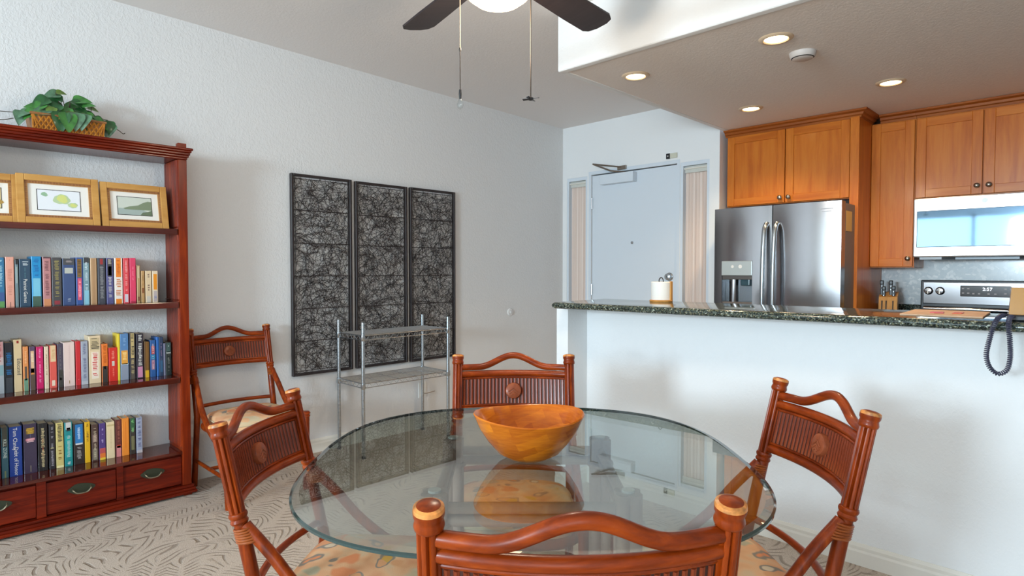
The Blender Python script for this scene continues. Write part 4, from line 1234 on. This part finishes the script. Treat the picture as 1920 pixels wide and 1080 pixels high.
S3 = [
 ((106, 26, 26), [], [], 'dark red sliver of a book at the cut-off end of the bottom book row', None),
 ((50, 92, 104), [(.62, 1, (64, 62, 52), .05), (.0, .14, (120, 130, 90), .3)], [], 'teal green paperback with white capitals beside the royal blue hardback', [('KILL ZONE', .58, .0, .018, (206, 220, 210))]),
 ((24, 60, 140), [], [], 'royal blue hardback with a large white blackletter title, bottom book row', [('Tom Clancy', .75, -.05, .0215, W_), ('Debt of Honor', .30, .02, .0215, W_)]),
 ((58, 46, 68), [(.80, .92, (120, 92, 36), .15), (.66, .71, (196, 120, 130), .12), (.72, .80, (140, 150, 196), .45), (.03, .16, (126, 116, 100), .42)], [(.80, .92, (206, 160, 50), .7, .008), (.62, .70, (240, 190, 190), .7, .006)], 'thick plum hardback with gold title and a round emblem, bottom book row', None),
 ((30, 26, 26), [(.0, 1, (36, 46, 50), .42)], [(.08, .94, (206, 186, 140), .4, .011), (.3, .68, (196, 96, 60), .15, .008)], 'black paperback with long gold script in the bottom book row', None),
 ((42, 38, 42), [(.46, .48, (190, 176, 90), .15)], [(.05, .94, (166, 160, 164), .45, .010)], 'charcoal paperback with silver letters and a thin gold bar, bottom row', None),
 ((206, 186, 116), [(.0, .05, (230, 216, 160))], [(.54, .97, (60, 50, 40), .6, .011), (.16, .48, (140, 100, 30), .5, .014)], 'straw yellow paperback with black letters in the bottom book row', None),
 ((28, 132, 134), [(.84, 1, (206, 200, 196), .1), (.80, .88, (40, 40, 44), .2), (.2, .7, (30, 160, 156), .1)], [(.2, .7, (170, 190, 186), .45, .010), (.03, .1, (220, 230, 230), .4, .008)], 'turquoise paperback with a white top patch in the bottom book row', None),
 ((46, 36, 34), [(.52, .98, (40, 116, 176), .1), (.48, .52, (210, 210, 206), .12)], [(.6, .9, (206, 222, 236), .3, .008), (.12, .42, (170, 160, 156), .45, .008)], 'paperback half sky blue and half black, beside the yellow one', None),
 ((226, 172, 26), [], [(.5, .95, (120, 84, 20), .35, .014)], 'golden yellow paperback in the bottom book row', None),
 ((82, 58, 50), [(.52, .72, (150, 122, 112), .1), (.04, .34, (140, 130, 110), .12)], [(.1, .9, (196, 180, 150), .4, .012)], 'mottled brown paperback in the bottom book row', None),
 ((82, 58, 120), [(.0, .06, (236, 196, 60)), (.06, .18, (232, 120, 50)), (.18, .32, (190, 80, 80))], [(.45, .85, (206, 186, 226), .3, .010)], 'violet paperback with a flame coloured foot in the bottom book row', None),
 ((230, 206, 164), [(.88, .93, (206, 182, 130))], [(.2, .8, (214, 188, 146), .2, .012)], 'plain ivory paperback in the bottom book row', None),
 ((104, 46, 40), [(.0, .3, (214, 130, 130), .05), (.24, .32, (226, 80, 60), .1)], [(.4, .95, (170, 100, 80), .45, .009)], 'maroon paperback with a pink foot in the bottom book row', None),
 ((238, 140, 48), [(.2, .9, (226, 120, 36), .4)], [], 'bright orange paperback in the bottom book row', None),
 ((58, 50, 44), [(.72, 1, (52, 96, 60), .05), (.12, .5, (120, 116, 80), .15)], [(.56, .95, (140, 206, 130), .5, .010)], 'dark paperback with lime green letters in the bottom book row', None),
 ((160, 164, 184), [(.0, .08, (190, 180, 180))], [(.14, .97, (70, 76, 120), .55, .012)], 'silver blue paperback standing last in the bottom book row', None)]
for (ya, yb_, h), (cc, bands, let, lab, ttl) in zip(Y1, S1):
    book(ya, yb_, h, -3.55, 1.030, 0.135, cc, bands, lab, let, 0, 'books on the upper book shelf', ttl)
for (ya, yb_, h), (cc, bands, let, lab, ttl) in zip(Y2, S2):
    book(ya, yb_, h, -3.595, 0.633, 0.10, cc, bands, lab, let, 0, 'books on the middle book shelf', ttl)
for (ya, yb_, h), (cc, bands, let, lab, ttl) in zip(Y3, S3):
    book(ya, yb_, h, -3.605, 0.240, 0.092, cc, bands, lab, let, 0, 'books on the drawer top', ttl)

# ------------------------------------------------------------------ plant in a woven basket on the bookcase
pp = thing('potted_ivy', 'leafy green artificial ivy in a low woven basket on top of the bookcase', 'plant', (-3.585, 0.586, 1.8365))
M_BASK = wood('basket_willow', [(0.2, (122, 78, 44)), (0.8, (176, 122, 76))], (6, 6, 6), 0.5, 0.1, 8.0)
M_BASK2 = wood('basket_orange', [(0.2, (150, 84, 26)), (0.8, (206, 138, 52))], (6, 6, 6), 0.45, 0.15, 8.0)
MB().add([(-0.07, -0.135, 0), (0.07, -0.135, 0), (0.07, 0.135, 0), (-0.07, 0.135, 0), (-0.08, -0.145, 0.078), (0.08, -0.145, 0.078), (0.08, 0.145, 0.078), (-0.08, 0.145, 0.078)],
         [(0, 3, 2, 1), (4, 5, 6, 7), (0, 1, 5, 4), (1, 2, 6, 5), (2, 3, 7, 6), (3, 0, 4, 7)]).build('basket', M_BASK, pp)
st = MB()
for i in range(15):
    y = -0.135 + 0.27 * i / 14
    for sgn in (-1, 1):
        y2 = max(-0.138, min(0.138, y + sgn * 0.04))
        st.tube([(0.073, y, 0.004), (0.077, (y + y2) / 2, 0.036), (0.080, y2, 0.072)], 0.0042, 5)
o = st.build('woven_strips', M_BASK2, pp)
o['kind'] = 'stuff'
MB().tube([(0.08, -0.145, 0.078), (0.08, 0.145, 0.078), (-0.08, 0.145, 0.078), (-0.08, -0.145, 0.078)], 0.006, 8, closed=True).build('rim', M_BASK, pp)
def leaf_mesh(name, L, W, fold, curl, m):
    vs_, fs_ = [], []
    n = 8
    for i in range(n + 1):
        t_ = i / n
        wd = W * (math.sin(PI * min(1, t_ ** 0.62)) ** 0.8) * (1 - 0.15 * t_)
        z = -curl * t_ * t_ * L
        vs_ += [(-wd, t_ * L, z + fold * wd), (0, t_ * L, z), (wd, t_ * L, z + fold * wd)]
    for i in range(n):
        a = i * 3
        fs_ += [(a, a + 1, a + 4, a + 3), (a + 1, a + 2, a + 5, a + 4)]
    return MB().add(vs_, fs_).mesh(name, m, True)
def leafmat(name, a, b):
    return mat(name, a, 0.38, coat=0.15, var=(30, 0.25))
LM = [leafmat('leaf_deep', (34, 84, 42), 0), leafmat('leaf_mid', (58, 116, 50), 0), leafmat('leaf_grey', (78, 112, 84), 0), leafmat('leaf_olive', (84, 108, 40), 0)]
LMESH = [leaf_mesh('leaf', 0.085, 0.034, 0.35, 0.5, LM[0]), leaf_mesh('leaf', 0.09, 0.036, 0.25, 0.3, LM[1]), leaf_mesh('leaf', 0.085, 0.036, 0.3, 0.4, LM[2]), leaf_mesh('leaf', 0.065, 0.028, 0.3, 0.4, LM[3])]
# (y, z, x offset, in-plane direction degrees from +y, tilt towards the room, scale, kind)
LV = [(0.520, 2.000, .02, 205, 25, 1.15, 0), (0.565, 2.035, .0, 190, 20, .95, 2), (0.545, 2.038, .01, 10, 20, .75, 3), (0.610, 2.015, .0, 12, 25, 1.05, 1), (0.600, 2.006, .02, -15, 30, .95, 0),
      (0.670, 1.990, .0, 0, 30, .85, 3), (0.540, 1.950, .04, 190, 35, 1.3, 2), (0.520, 1.930, .05, 185, 40, 1.25, 2), (0.555, 1.940, .07, 265, 62, 1.35, 0), (0.575, 1.940, .075, 275, 66, 1.3, 1),
      (0.615, 1.945, .075, 262, 64, 1.2, 2), (0.650, 1.945, .075, 248, 64, 1.15, 2), (0.640, 1.935, .06, 300, 50, 1.1, 0), (0.680, 1.935, .05, 330, 40, 1.05, 1), (0.745, 1.935, .05, 280, 55, 1.0, 0),
      (0.760, 1.925, .04, 250, 45, 1.1, 2), (0.415, 1.925, .04, 255, 40, 0.95, 2), (0.585, 1.975, .03, 250, 40, 1.1, 1), (0.560, 1.980, .03, 220, 35, 1.1, 0), (0.620, 1.975, .03, 320, 35, 1.1, 0),
      (0.530, 1.975, .0, 200, 15, 1.0, 0), (0.600, 1.960, -.03, 60, 10, 1.1, 1), (0.560, 1.960, -.03, 120, 10, 1.1, 0), (0.650, 1.960, .0, 345, 30, 1.1, 0), (0.500, 1.950, .02, 175, 25, 1.0, 1),
      (0.600, 1.955, .04, 285, 45, 1.0, 0), (0.530, 1.960, .05, 240, 50, 1.0, 3), (0.655, 1.965, .03, 290, 45, 1.0, 1), (0.690, 1.950, .03, 320, 50, .9, 0), (0.500, 1.975, .03, 220, 40, .9, 1), (0.575, 2.005, .01, 160, 15, .8, 0), (0.450, 1.925, .05, 200, 50, .9, 2), (0.640, 1.990, .02, 20, 30, .8, 1),
      (0.590, 1.950, .06, 290, 58, 1.1, 3), (0.470, 1.935, .05, 215, 45, 1.0, 1)]
stm = MB()
base = Vector((-3.585, 0.586, 1.8365))
for i, (y, z, dx, ang, tilt, s, kd) in enumerate(LV):
    o = link('leaf', LMESH[kd], pp)
    p = Vector((-3.585 + dx, y, z)) - base
    a, ti = R(ang), R(tilt)
    dy = Vector((0.25 + 0.3 * math.sin(ti), math.cos(a), math.sin(a))).normalized()          # along the leaf
    nx = Vector((math.cos(ti), 0, math.sin(ti) * 0.9 + 0.35))
    nx = (nx - dy * nx.dot(dy)).normalized()
    ax = dy.cross(nx).normalized()
    Mx = Matrix((ax, dy, nx)).transposed().to_4x4()
    o.matrix_local = Matrix.Translation(p) @ Mx @ Matrix.Scale(s * 0.86, 4)
    root = Vector((random.uniform(-0.04, 0.04), p.y * 0.45, 0.07))
    mid = root.lerp(p, 0.55) + Vector((0, 0, 0.022))
    stm.tube(arc([root, mid, p], 4), 0.0016, 5)
for pts in ([(0, -0.10, 0.075), (0.02, -0.17, 0.08), (0.03, -0.235, 0.074), (0.03, -0.26, 0.073)], [(0.03, -0.2, 0.05), (0.035, -0.24, 0.035), (0.04, -0.275, 0.034)], [(0.02, 0.09, 0.08), (0.02, 0.095, 0.12), (0.02, 0.10, 0.165)], [(0.03, 0.15, 0.07), (0.04, 0.20, 0.062), (0.04, 0.225, 0.045), (0.04, 0.235, 0.05)]):
    stm.tube(arc(pts, 4), 0.0018, 5)
o = stm.build('stems', mat('twig', (74, 66, 48), 0.7), pp, True)
o['kind'] = 'stuff'

# ------------------------------------------------------------------ three woven wall panels
M_WIRE = mat('dark_woven_wire', (46, 39, 38), 0.5, 0.1, var=(30, 0.35))
M_WFRAME = mat('dark_frame', (40, 33, 34), 0.45, var=(20, 0.2))
def wall_panel(y0, y1, z0, z1, label, seed):
    t = thing('woven_wall_panel', label, 'wall art', (XL + 0.004, (y0 + y1) / 2, z0), 0, 'three woven panels hung in a row')
    hw, H = (y1 - y0) / 2, z1 - z0
    f = 0.016
    for a in ((-hw, -hw + f), (hw - f, hw)):
        MB().bbox((0.0, a[0], 0), (0.026, a[1], H), 0.002, 1).build('frame_side', M_WFRAME, t)
    for a in ((0, f), (H - f, H)):
        MB().bbox((0.0, -hw + f, a[0]), (0.026, hw - f, a[1]), 0.002, 1).build('frame_rail', M_WFRAME, t)
    for k in range(1, 6):
        z = H * (1 - k * 0.163) - 0.02
        MB().tube([(0.017, -hw + f, z), (0.017, hw - f, z + 0.002)], 0.0032, 6).build('crossbar', M_WFRAME, t)
    for k, (zz, x) in enumerate(((0.03, 0.018), (H - 0.03, 0.018))):
        MB().tube([(x, -hw + f, zz), (x, hw - f, zz)], 0.0022, 6).build('edge_wire', M_WFRAME, t)
    for yy in (-hw + 0.028, hw - 0.028):
        MB().tube([(0.018, yy, f), (0.018, yy, H - f)], 0.0022, 6).build('edge_wire', M_WFRAME, t)
    rnd = random.Random(seed)
    m = MB()
    lim_y, lim_z = hw - f * 0.8, H - f
    for i in range(1176):
        gi, gj = i % 14, (i // 14) % 42
        y = -lim_y + 2 * lim_y * (gi + rnd.random()) / 14
        z = f + (lim_z - f) * (gj + rnd.random()) / 42
        a = rnd.uniform(0, PI)
        L = rnd.uniform(0.08, 0.20)
        k = rnd.uniform(-14, 14)
        pts = []
        N = 6
        y -= math.cos(a) * L / 2
        z -= math.sin(a) * L / 2
        for j in range(N + 1):
            if -lim_y <= y <= lim_y and f * 0.8 <= z <= lim_z:
                pts.append((0.008 + 0.010 * rnd.random() * 0.3 + 0.008 * (i % 3) / 2, y, z))
            a += k * L / N
            y += math.cos(a) * L / N
            z += math.sin(a) * L / N
        if len(pts) > 1:
            m.tube(pts, rnd.uniform(0.0010, 0.0016), 3, cap=False)
    o = m.build('woven_wire', M_WIRE, t)
    o['kind'] = 'stuff'
wall_panel(1.750, 2.178, 0.520, 1.808, 'dark woven wire wall panel hanging beside the spare chair and bookcase', 1)
wall_panel(2.207, 2.634, 0.520, 1.804, 'dark woven wire wall panel in the middle of the three', 2)
wall_panel(2.661, 3.090, 0.517, 1.806, 'dark woven wire wall panel hanging closest to the entry door', 3)

# ------------------------------------------------------------------ chrome wire rack
rk = thing('wire_rack', 'two-tier chrome wire shelving rack standing below the woven panels', 'shelf rack', (0, 0, 0))
RX0, RX1, RY0, RY1 = -3.655, -3.355, 2.057, 2.748
for x in (RX0, RX1):
    for y in (RY0, RY1):
        p = MB().tube([(x, y, 0.02), (x, y, 0.866)], 0.0115, 12)
        for k in range(33):
            z = 0.05 + k * 0.025
            p.tube(ringz(z, 0, 0.0116, 10, c=(x, y)), 0.0009, 4, closed=True)
        o = p.build('post', M_STEEL, rk, True)
        MB().lathe([(0.014, 0.0), (0.014, 0.014), (0.008, 0.02)], 14, (x, y, 0)).build('foot', M_BLACK, o)
for z in (0.782, 0.476):
    fr_ = MB()
    for zz, r in ((z, 0.0035), (z - 0.028, 0.003)):
        fr_.tube([(RX0, RY0, zz), (RX1, RY0, zz)], r, 8).tube([(RX1, RY0, zz), (RX1, RY1, zz)], r, 8).tube([(RX1, RY1, zz), (RX0, RY1, zz)], r, 8).tube([(RX0, RY1, zz), (RX0, RY0, zz)], r, 8)
    for x in (RX0, RX1):
        for y in (RY0, RY1):
            fr_.lathe([(0.0125, z - 0.034), (0.016, z - 0.028), (0.0145, z + 0.004), (0.0122, z + 0.006)], 14, (x, y, 0))
    sh = fr_.build('shelf', M_STEEL, rk, True)
    wr = MB()
    nw = 15
    for k in range(1, nw):
        x = RX0 + (RX1 - RX0) * k / nw
        wr.tube([(x, RY0, z + 0.003), (x, RY1, z + 0.003)], 0.0017, 5)
    for k in range(1, 5):
        y = RY0 + (RY1 - RY0) * k / 5
        wr.tube([(RX0, y, z - 0.001), (RX1, y, z - 0.001)], 0.0028, 6)
    o = wr.build('deck_wires', M_STEEL, sh)
    o['kind'] = 'stuff'
    tz = MB()
    def zig(ax, ay, bx, by, n):
        pts = []
        for k in range(2 * n + 1):
            f_ = k / (2 * n)
            pts.append((ax + (bx - ax) * f_, ay + (by - ay) * f_, z - 0.027 if k % 2 else z - 0.001))
        tz.tube(pts, 0.0017, 5)
    zig(RX1, RY0, RX1, RY1, 15)
    zig(RX0, RY0, RX0, RY1, 15)
    zig(RX0, RY0, RX1, RY0, 6)
    zig(RX0, RY1, RX1, RY1, 6)
    o = tz.build('truss_wire', M_STEEL, sh)
    o['kind'] = 'stuff'

# ------------------------------------------------------------------ rattan chairs
def back_y(z):                                   # rake of the back posts
    if z > 0.40:
        return -0.20 - (z - 0.40) * 0.22
    return -0.20 - (0.40 - z) * 0.16
BOW = 0.042
def at_arc(x, z, off=0.0):
    return (x, back_y(z) - BOW * (1 - (x / 0.215) ** 2) + off, z)
def make_chair(label):
    t = thing('rattan_chair', label, 'chair', (0, 0, 0), 0, 'rattan dining chairs with floral seats')
    for s in (-1, 1):
        pz = [0.0, 0.1, 0.2, 0.3, 0.4, 0.5, 0.6, 0.628]
        pts = [(s * 0.212, back_y(z), z) for z in pz]
        leg = MB().tube(pts, [0.0155] * 4 + [0.017] * 4, 12).build('rear_leg', M_RAT, t, True)
        # fluted bundle upper post
        N = 14
        zs = [0.640 + (0.838 - 0.640) * i / (N - 1) for i in range(N)]
        up = MB().tube([(s * 0.215, back_y(z), z) for z in zs], 0.0190, 64, prof=lambda th, i: 1 - 0.30 * abs(math.cos(4 * th)) ** 7)
        post = up.build('back_post', M_RAT, t, True)
        rg_ = MB()
        tilt = Matrix.Rotation(R(12.4), 4, 'X')
        def lat(prof, zc0):
            rg_.lathe(prof, 22, (s * 0.215, back_y(zc0), zc0), tilt)
        lat([(0.014, -0.016), (0.0200, -0.014), (0.0220, -0.009), (0.0200, -0.004), (0.0190, -0.002), (0.0215, 0.002), (0.0230, 0.007), (0.0215, 0.012), (0.018, 0.014)], 0.634)
        rg_.build('lower_collar', M_RAT, post, True)
        cp = MB().lathe([(0.0185, -0.036), (0.0215, -0.033), (0.0225, -0.028), (0.0208, -0.022), (0.0200, -0.018), (0.0225, -0.013), (0.0230, -0.006)], 24, (s * 0.215, back_y(0.868), 0.868), tilt)
        cp.build('cap', M_RAT, post, True)
        MB().lathe([(0.0230, -0.0058), (0.0220, 0.0), (0.0175, 0.0022)], 24, (s * 0.215, back_y(0.868), 0.868), tilt, cap=False).build('worn_rim', M_RIM, post, True)
        MB().lathe([(0.0176, 0.0021), (0.0120, 0.0040), (0.0030, 0.0046)], 24, (s * 0.215, back_y(0.868), 0.868), tilt, cap=True).build('cap_disc', M_RAT, post, True)
        # swept brace from the collar to the seat side
        br = arc([(s * 0.214, back_y(0.615) + 0.012, 0.615), (s * 0.220, -0.165, 0.545), (s * 0.226, -0.085, 0.455), (s * 0.228, 0.02, 0.375), (s * 0.222, 0.13, 0.315), (s * 0.214, 0.195, 0.285)], 6)
        MB().tube(br, 0.0150, 12).build('arm_brace', M_RAT, t, True)
        wr = MB()
        for k in range(6):
            z = 0.608 - k * 0.0058
            wr.tube([(s * 0.2155 + (0.0195 + k * 0.0004) * math.cos(a), back_y(z) + 0.006 + k * 0.0016 + (0.021 + k * 0.0016) * math.sin(a), z + 0.004 * math.sin(a)) for a in [2 * PI * q / 18 for q in range(18)]], 0.0034, 6, closed=True)
        for k in range(5):
            q = (k - 2) * 0.0052
            wr.tube(arc([(s * 0.2155 + q, back_y(0.57) + 0.030, 0.578), (s * 0.2205 + q * 0.7, back_y(0.57) + 0.058, 0.556), (s * 0.222 + q * 0.15, back_y(0.57) + 0.076, 0.520)], 4), [0.0034] * 8 + [0.0014], 6)
        wr.build('cane_binding', M_WRAP, t, True)
        MB().tube([(s * 0.205, 0.212, 0.0), (s * 0.212, 0.207, 0.2), (s * 0.215, 0.205, 0.425)], 0.0165, 12).tube(ringz(0.415, 0, 0.0165, 16, c=(s * 0.215, 0.205)), 0.005, 8, closed=True).tube(ringz(0.40, 0, 0.0165, 16, c=(s * 0.215, 0.205)), 0.004, 8, closed=True).build('front_leg', M_RAT, t, True)
        MB().tube([(s * 0.210, 0.21, 0.15), (s * 0.211, back_y(0.15), 0.15)], 0.010, 10).build('side_stretcher', M_RAT, t, True)
    xs = [-0.215 + 0.43 * i / 40 for i in range(41)]
    def hump(x):
        return 0.5 * (1 + math.cos(PI * x / 0.135)) if abs(x) < 0.135 else 0.0
    MB().tube([at_arc(x, 0.820 + 0.042 * hump(x)) for x in xs], 0.0128, 12).build('wavy_top_rail', M_RATX, t, True)
    MB().tube([at_arc(x, 0.7945) for x in xs], 0.0125, 12).build('upper_rail', M_RATX, t, True)
    MB().tube([at_arc(x, 0.7785) for x in xs], 0.0048, 8).build('upper_bead', M_RATX, t, True)
    MB().tube([at_arc(x, 0.661) for x in xs], 0.0125, 12).build('lower_rail', M_RATX, t, True)
    MB().tube([at_arc(x, 0.6765) for x in xs], 0.0048, 8).build('lower_bead', M_RATX, t, True)
    MB().tube([at_arc(x, 0.448, 0.0) for x in xs], 0.0105, 10).build('seat_rail', M_RATX, t, True)
    # reeds of the back panel, one mesh shared
    tl = 0.1
    reed = MB().tube([(0, 0, -0.0475), (0, 0, 0.0475)], 0.0054, 8).mesh('reed', M_REED, True)
    n = 28
    for i in range(n):
        x = -0.190 + 0.380 * i / (n - 1)
        o = link('reed', reed, t)
        o.location = at_arc(x, 0.7275)
        o.rotation_euler = (R(12.4), 0, 0)
    bk_ = MB()
    vs_, fs_ = [], []
    for i, x in enumerate(xs[1:-1]):
        for z in (0.668, 0.790):
            for off in (-0.002, 0.002):
                vs_.append(at_arc(x * 0.97, z, off))
    for i in range(len(xs) - 3):
        a, b_ = 4 * i, 4 * i + 4
        fs_ += [(a, b_, b_ + 2, a + 2), (a + 1, a + 3, b_ + 3, b_ + 1)]
    bk_.add(vs_, fs_).build('panel_backing', mat('panel_backing_wood', (58, 24, 14), 0.5), t)
    tilt = Matrix.Rotation(R(12.4), 4, 'X')
    Mm = Matrix.Translation(at_arc(0, 0.7275)) @ tilt @ Matrix.Rotation(R(90), 4, 'X')
    md = MB().lathe([(0.022, -0.0195), (0.029, -0.0165), (0.031, -0.012), (0.031, 0.012), (0.029, 0.0165), (0.022, 0.0195)], 28, (0, 0, 0), Mm).build('medallion', M_MEDAL, t, True)
    cv = MB()
    for sgn in (-1, 1):
        for k in range(3):
            y = 0.010 - k * 0.0105
            w_ = (0.019, 0.016, 0.009)[k]
            for s in (-1, 1):
                cv.tube([Mm @ Vector((0, y, sgn * 0.0198)), Mm @ Vector((s * w_, y - w_ * 0.75, sgn * 0.0192))], 0.0026, 5)
    cv.build('chevron', M_MEDAL, md)
    # seat: frame poles and cushion
    def sup(a, b_, n=4.0, N=48):
        out_ = []
        for k in range(N):
            th = 2 * PI * k / N
            c_, s__ = math.cos(th), math.sin(th)
            out_.append((a * math.copysign(abs(c_) ** (2 / n), c_), b_ * math.copysign(abs(s__) ** (2 / n), s__)))
        return out_
    MB().tube([(x, y + 0.005, 0.358) for x, y in sup(0.212, 0.212)], 0.0165, 10, closed=True).build('seat_frame', M_RAT, t, True)
    cu = MB()
    prof = [(0.90, 0.362), (0.99, 0.368), (1.0, 0.385), (0.985, 0.405), (0.94, 0.420), (0.80, 0.431), (0.5, 0.438), (0.2, 0.440)]
    S_ = sup(0.202, 0.205, 4.5, 56)
    for f_, z in prof:
        cu.v += [(x * f_, y * f_ + 0.008, z) for x, y in S_]
    N = 56
    for i in range(len(prof) - 1):
        for k in range(N):
            l_ = (k + 1) % N
            cu.f.append((i * N + k, i * N + l_, (i + 1) * N + l_, (i + 1) * N + k))
    cu.f.append(tuple(reversed(range(N))))
    cu.f.append(tuple((len(prof) - 1) * N + k for k in range(N)))
    seat = cu.build('seat_cushion', M_FLORAL, t, True)
    MB().tube([(x * 0.992, y * 0.992 + 0.008, 0.404) for x, y in S_], 0.0035, 6, closed=True).build('piping', mat('cream_piping', (206, 186, 150), 0.8), seat, True)
    MB().tube([(-0.210, -0.03, 0.15), (0.210, -0.03, 0.15)], 0.010, 10).build('cross_stretcher', M_RATX, t, True)
    return t
chair0 = make_chair('rattan chair in front with its fluted back turned to the viewer')
def place(mid, face, label, first=None, s=1.0):
    o = first if first else copy_tree(chair0)
    f = Vector((face[0], face[1], 0)).normalized()
    p = Vector((mid[0], mid[1], 0)) - f * (back_y(0.868) * s)
    o.location = (p.x, p.y, 0)
    o.rotation_euler = (0, 0, math.atan2(-f.x, f.y))
    o.scale = (s, s, s)
    o['label'] = label
    return o
place((-0.527, 0.673), (-0.727, 0.687), 'rattan chair whose back with pale worn caps crosses in front of the glass table', chair0)
place((-1.646, 1.675), (0.703, -0.712), 'rattan chair directly behind the wooden bowl, across the glass table')
place((-0.549, 1.732), (-0.679, -0.734), 'rattan chair between the glass table and the white bar wall')
place((-1.644, 0.686), (0.76, 0.65), 'rattan chair at the table on the bookcase side, its back half hiding another seat', None, 0.959)
place((-3.632, 1.345), (1.0, 0.0), 'spare rattan chair against the long wall between bookcase and wire rack')

# ------------------------------------------------------------------ glass dining table and bowl
TX, TY = -1.009, 1.080
tb = thing('dining_table', 'glass topped dining table with a softly squared round top on a rattan base', 'table', (TX, TY, 0), YAW)
def superell(a, b_, n, N=128):
    out_ = []
    for k in range(N):
        th = 2 * PI * k / N
        c_, s__ = math.cos(th), math.sin(th)
        out_.append((a * math.copysign(abs(c_) ** (2 / n), c_), b_ * math.copysign(abs(s__) ** (2 / n), s__)))
    return out_
SA = superell(0.520, 0.532, 2.75)
N = len(SA)
GZ0, GZ1 = 0.735, 0.747
gt = MB()
inn = 0.966
gt.v += [(x * inn, y * inn, GZ1) for x, y in SA]
gt.f.append(tuple(range(N)))
gt.v += [(x * inn, y * inn, GZ0) for x, y in SA]
gt.f.append(tuple(reversed(range(N, 2 * N))))
gt.build('glass_top', M_GLASS, tb)
bev = MB()
rows = [(inn, GZ1), (0.992, GZ1 - 0.0035)]
for f_, z in rows:
    bev.v += [(x * f_, y * f_, z) for x, y in SA]
for k in range(N):
    bev.f.append((k, (k + 1) % N, N + (k + 1) % N, N + k))
o0 = 2 * N
for f_, z in ((0.992, GZ0), (inn, GZ0)):
    bev.v += [(x * f_, y * f_, z) for x, y in SA]
for k in range(N):
    bev.f.append((o0 + k, o0 + (k + 1) % N, o0 + N + (k + 1) % N, o0 + N + k))
bev.build('bevel_band', M_GLASS, tb, True)
ed = MB()
rows = [(0.992, GZ1 - 0.0035), (1.0, GZ1 - 0.0055), (1.0, GZ0 + 0.002), (0.992, GZ0)]
for f_, z in rows:
    ed.v += [(x * f_, y * f_, z) for x, y in SA]
for i in range(3):
    for k in range(N):
        ed.f.append((i * N + k, i * N + (k + 1) % N, (i + 1) * N + (k + 1) % N, (i + 1) * N + k))
ed.build('glass_edge', M_EDGE, tb, True)
HB = 0.205
for sx in (-1, 1):
    for sy in (-1, 1):
        lg = MB()
        for k in range(4):
            a = R(45 + 90 * k)
            ox, oy = 0.017 * math.cos(a), 0.017 * math.sin(a)
            lg.tube([(sx * HB + ox, sy * HB + oy, 0), (sx * HB + ox, sy * HB + oy, 0.729)], 0.0165, 10)
        lg.tube(ringz(0.66, 0, 0.030, 18, c=(sx * HB, sy * HB)), 0.008, 8, closed=True).tube(ringz(0.08, 0, 0.030, 18, c=(sx * HB, sy * HB)), 0.008, 8, closed=True)
        lg.build('leg', M_PALE, tb, True)
        MB().lathe([(0.014, 0.7295), (0.014, 0.7347)], 14, (sx * HB, sy * HB, 0)).build('glass_pad', M_WHITE, tb)
for z in (0.695, 0.668, 0.12):
    for a in ((-HB, -HB, HB, -HB), (HB, -HB, HB, HB), (HB, HB, -HB, HB), (-HB, HB, -HB, -HB)):
        MB().tube([(a[0], a[1], z), (a[2], a[3], z)], 0.0125, 10).build('rail', M_PALE, tb, True)

bw = thing('wooden_bowl', 'deep orange brown wooden salad bowl with a wavy rim on the glass table', 'bowl', (-0.992, 1.062, GZ1), YAW)
prof = [(0.030, 0.0), (0.050, 0.003), (0.075, 0.017), (0.100, 0.045), (0.118, 0.072), (0.129, 0.095), (0.1335, 0.104), (0.1315, 0.1065), (0.1265, 0.1035), (0.118, 0.088), (0.104, 0.062), (0.084, 0.035), (0.058, 0.018), (0.025, 0.012), (0.002, 0.0115)]
bm_ = MB()
NB = 64
for (r, z) in prof:
    for k in range(NB):
        th = 2 * PI * k / NB
        wv = (z / 0.104) ** 2 * (0.0045 * math.cos(2 * th - 0.5) - 0.003 * math.sin(th))
        bm_.v.append((r * math.cos(th), r * math.sin(th) * (1 + 0.02 * z), z + wv))
for i in range(len(prof) - 1):
    for k in range(NB):
        l_ = (k + 1) % NB
        bm_.f.append((i * NB + k, i * NB + l_, (i + 1) * NB + l_, (i + 1) * NB + k))
bm_.f.append(tuple(reversed(range(NB))))
bm_.f.append(tuple((len(prof) - 1) * NB + k for k in range(NB)))
bm_.build('bowl_body', M_BOWL, bw, True)
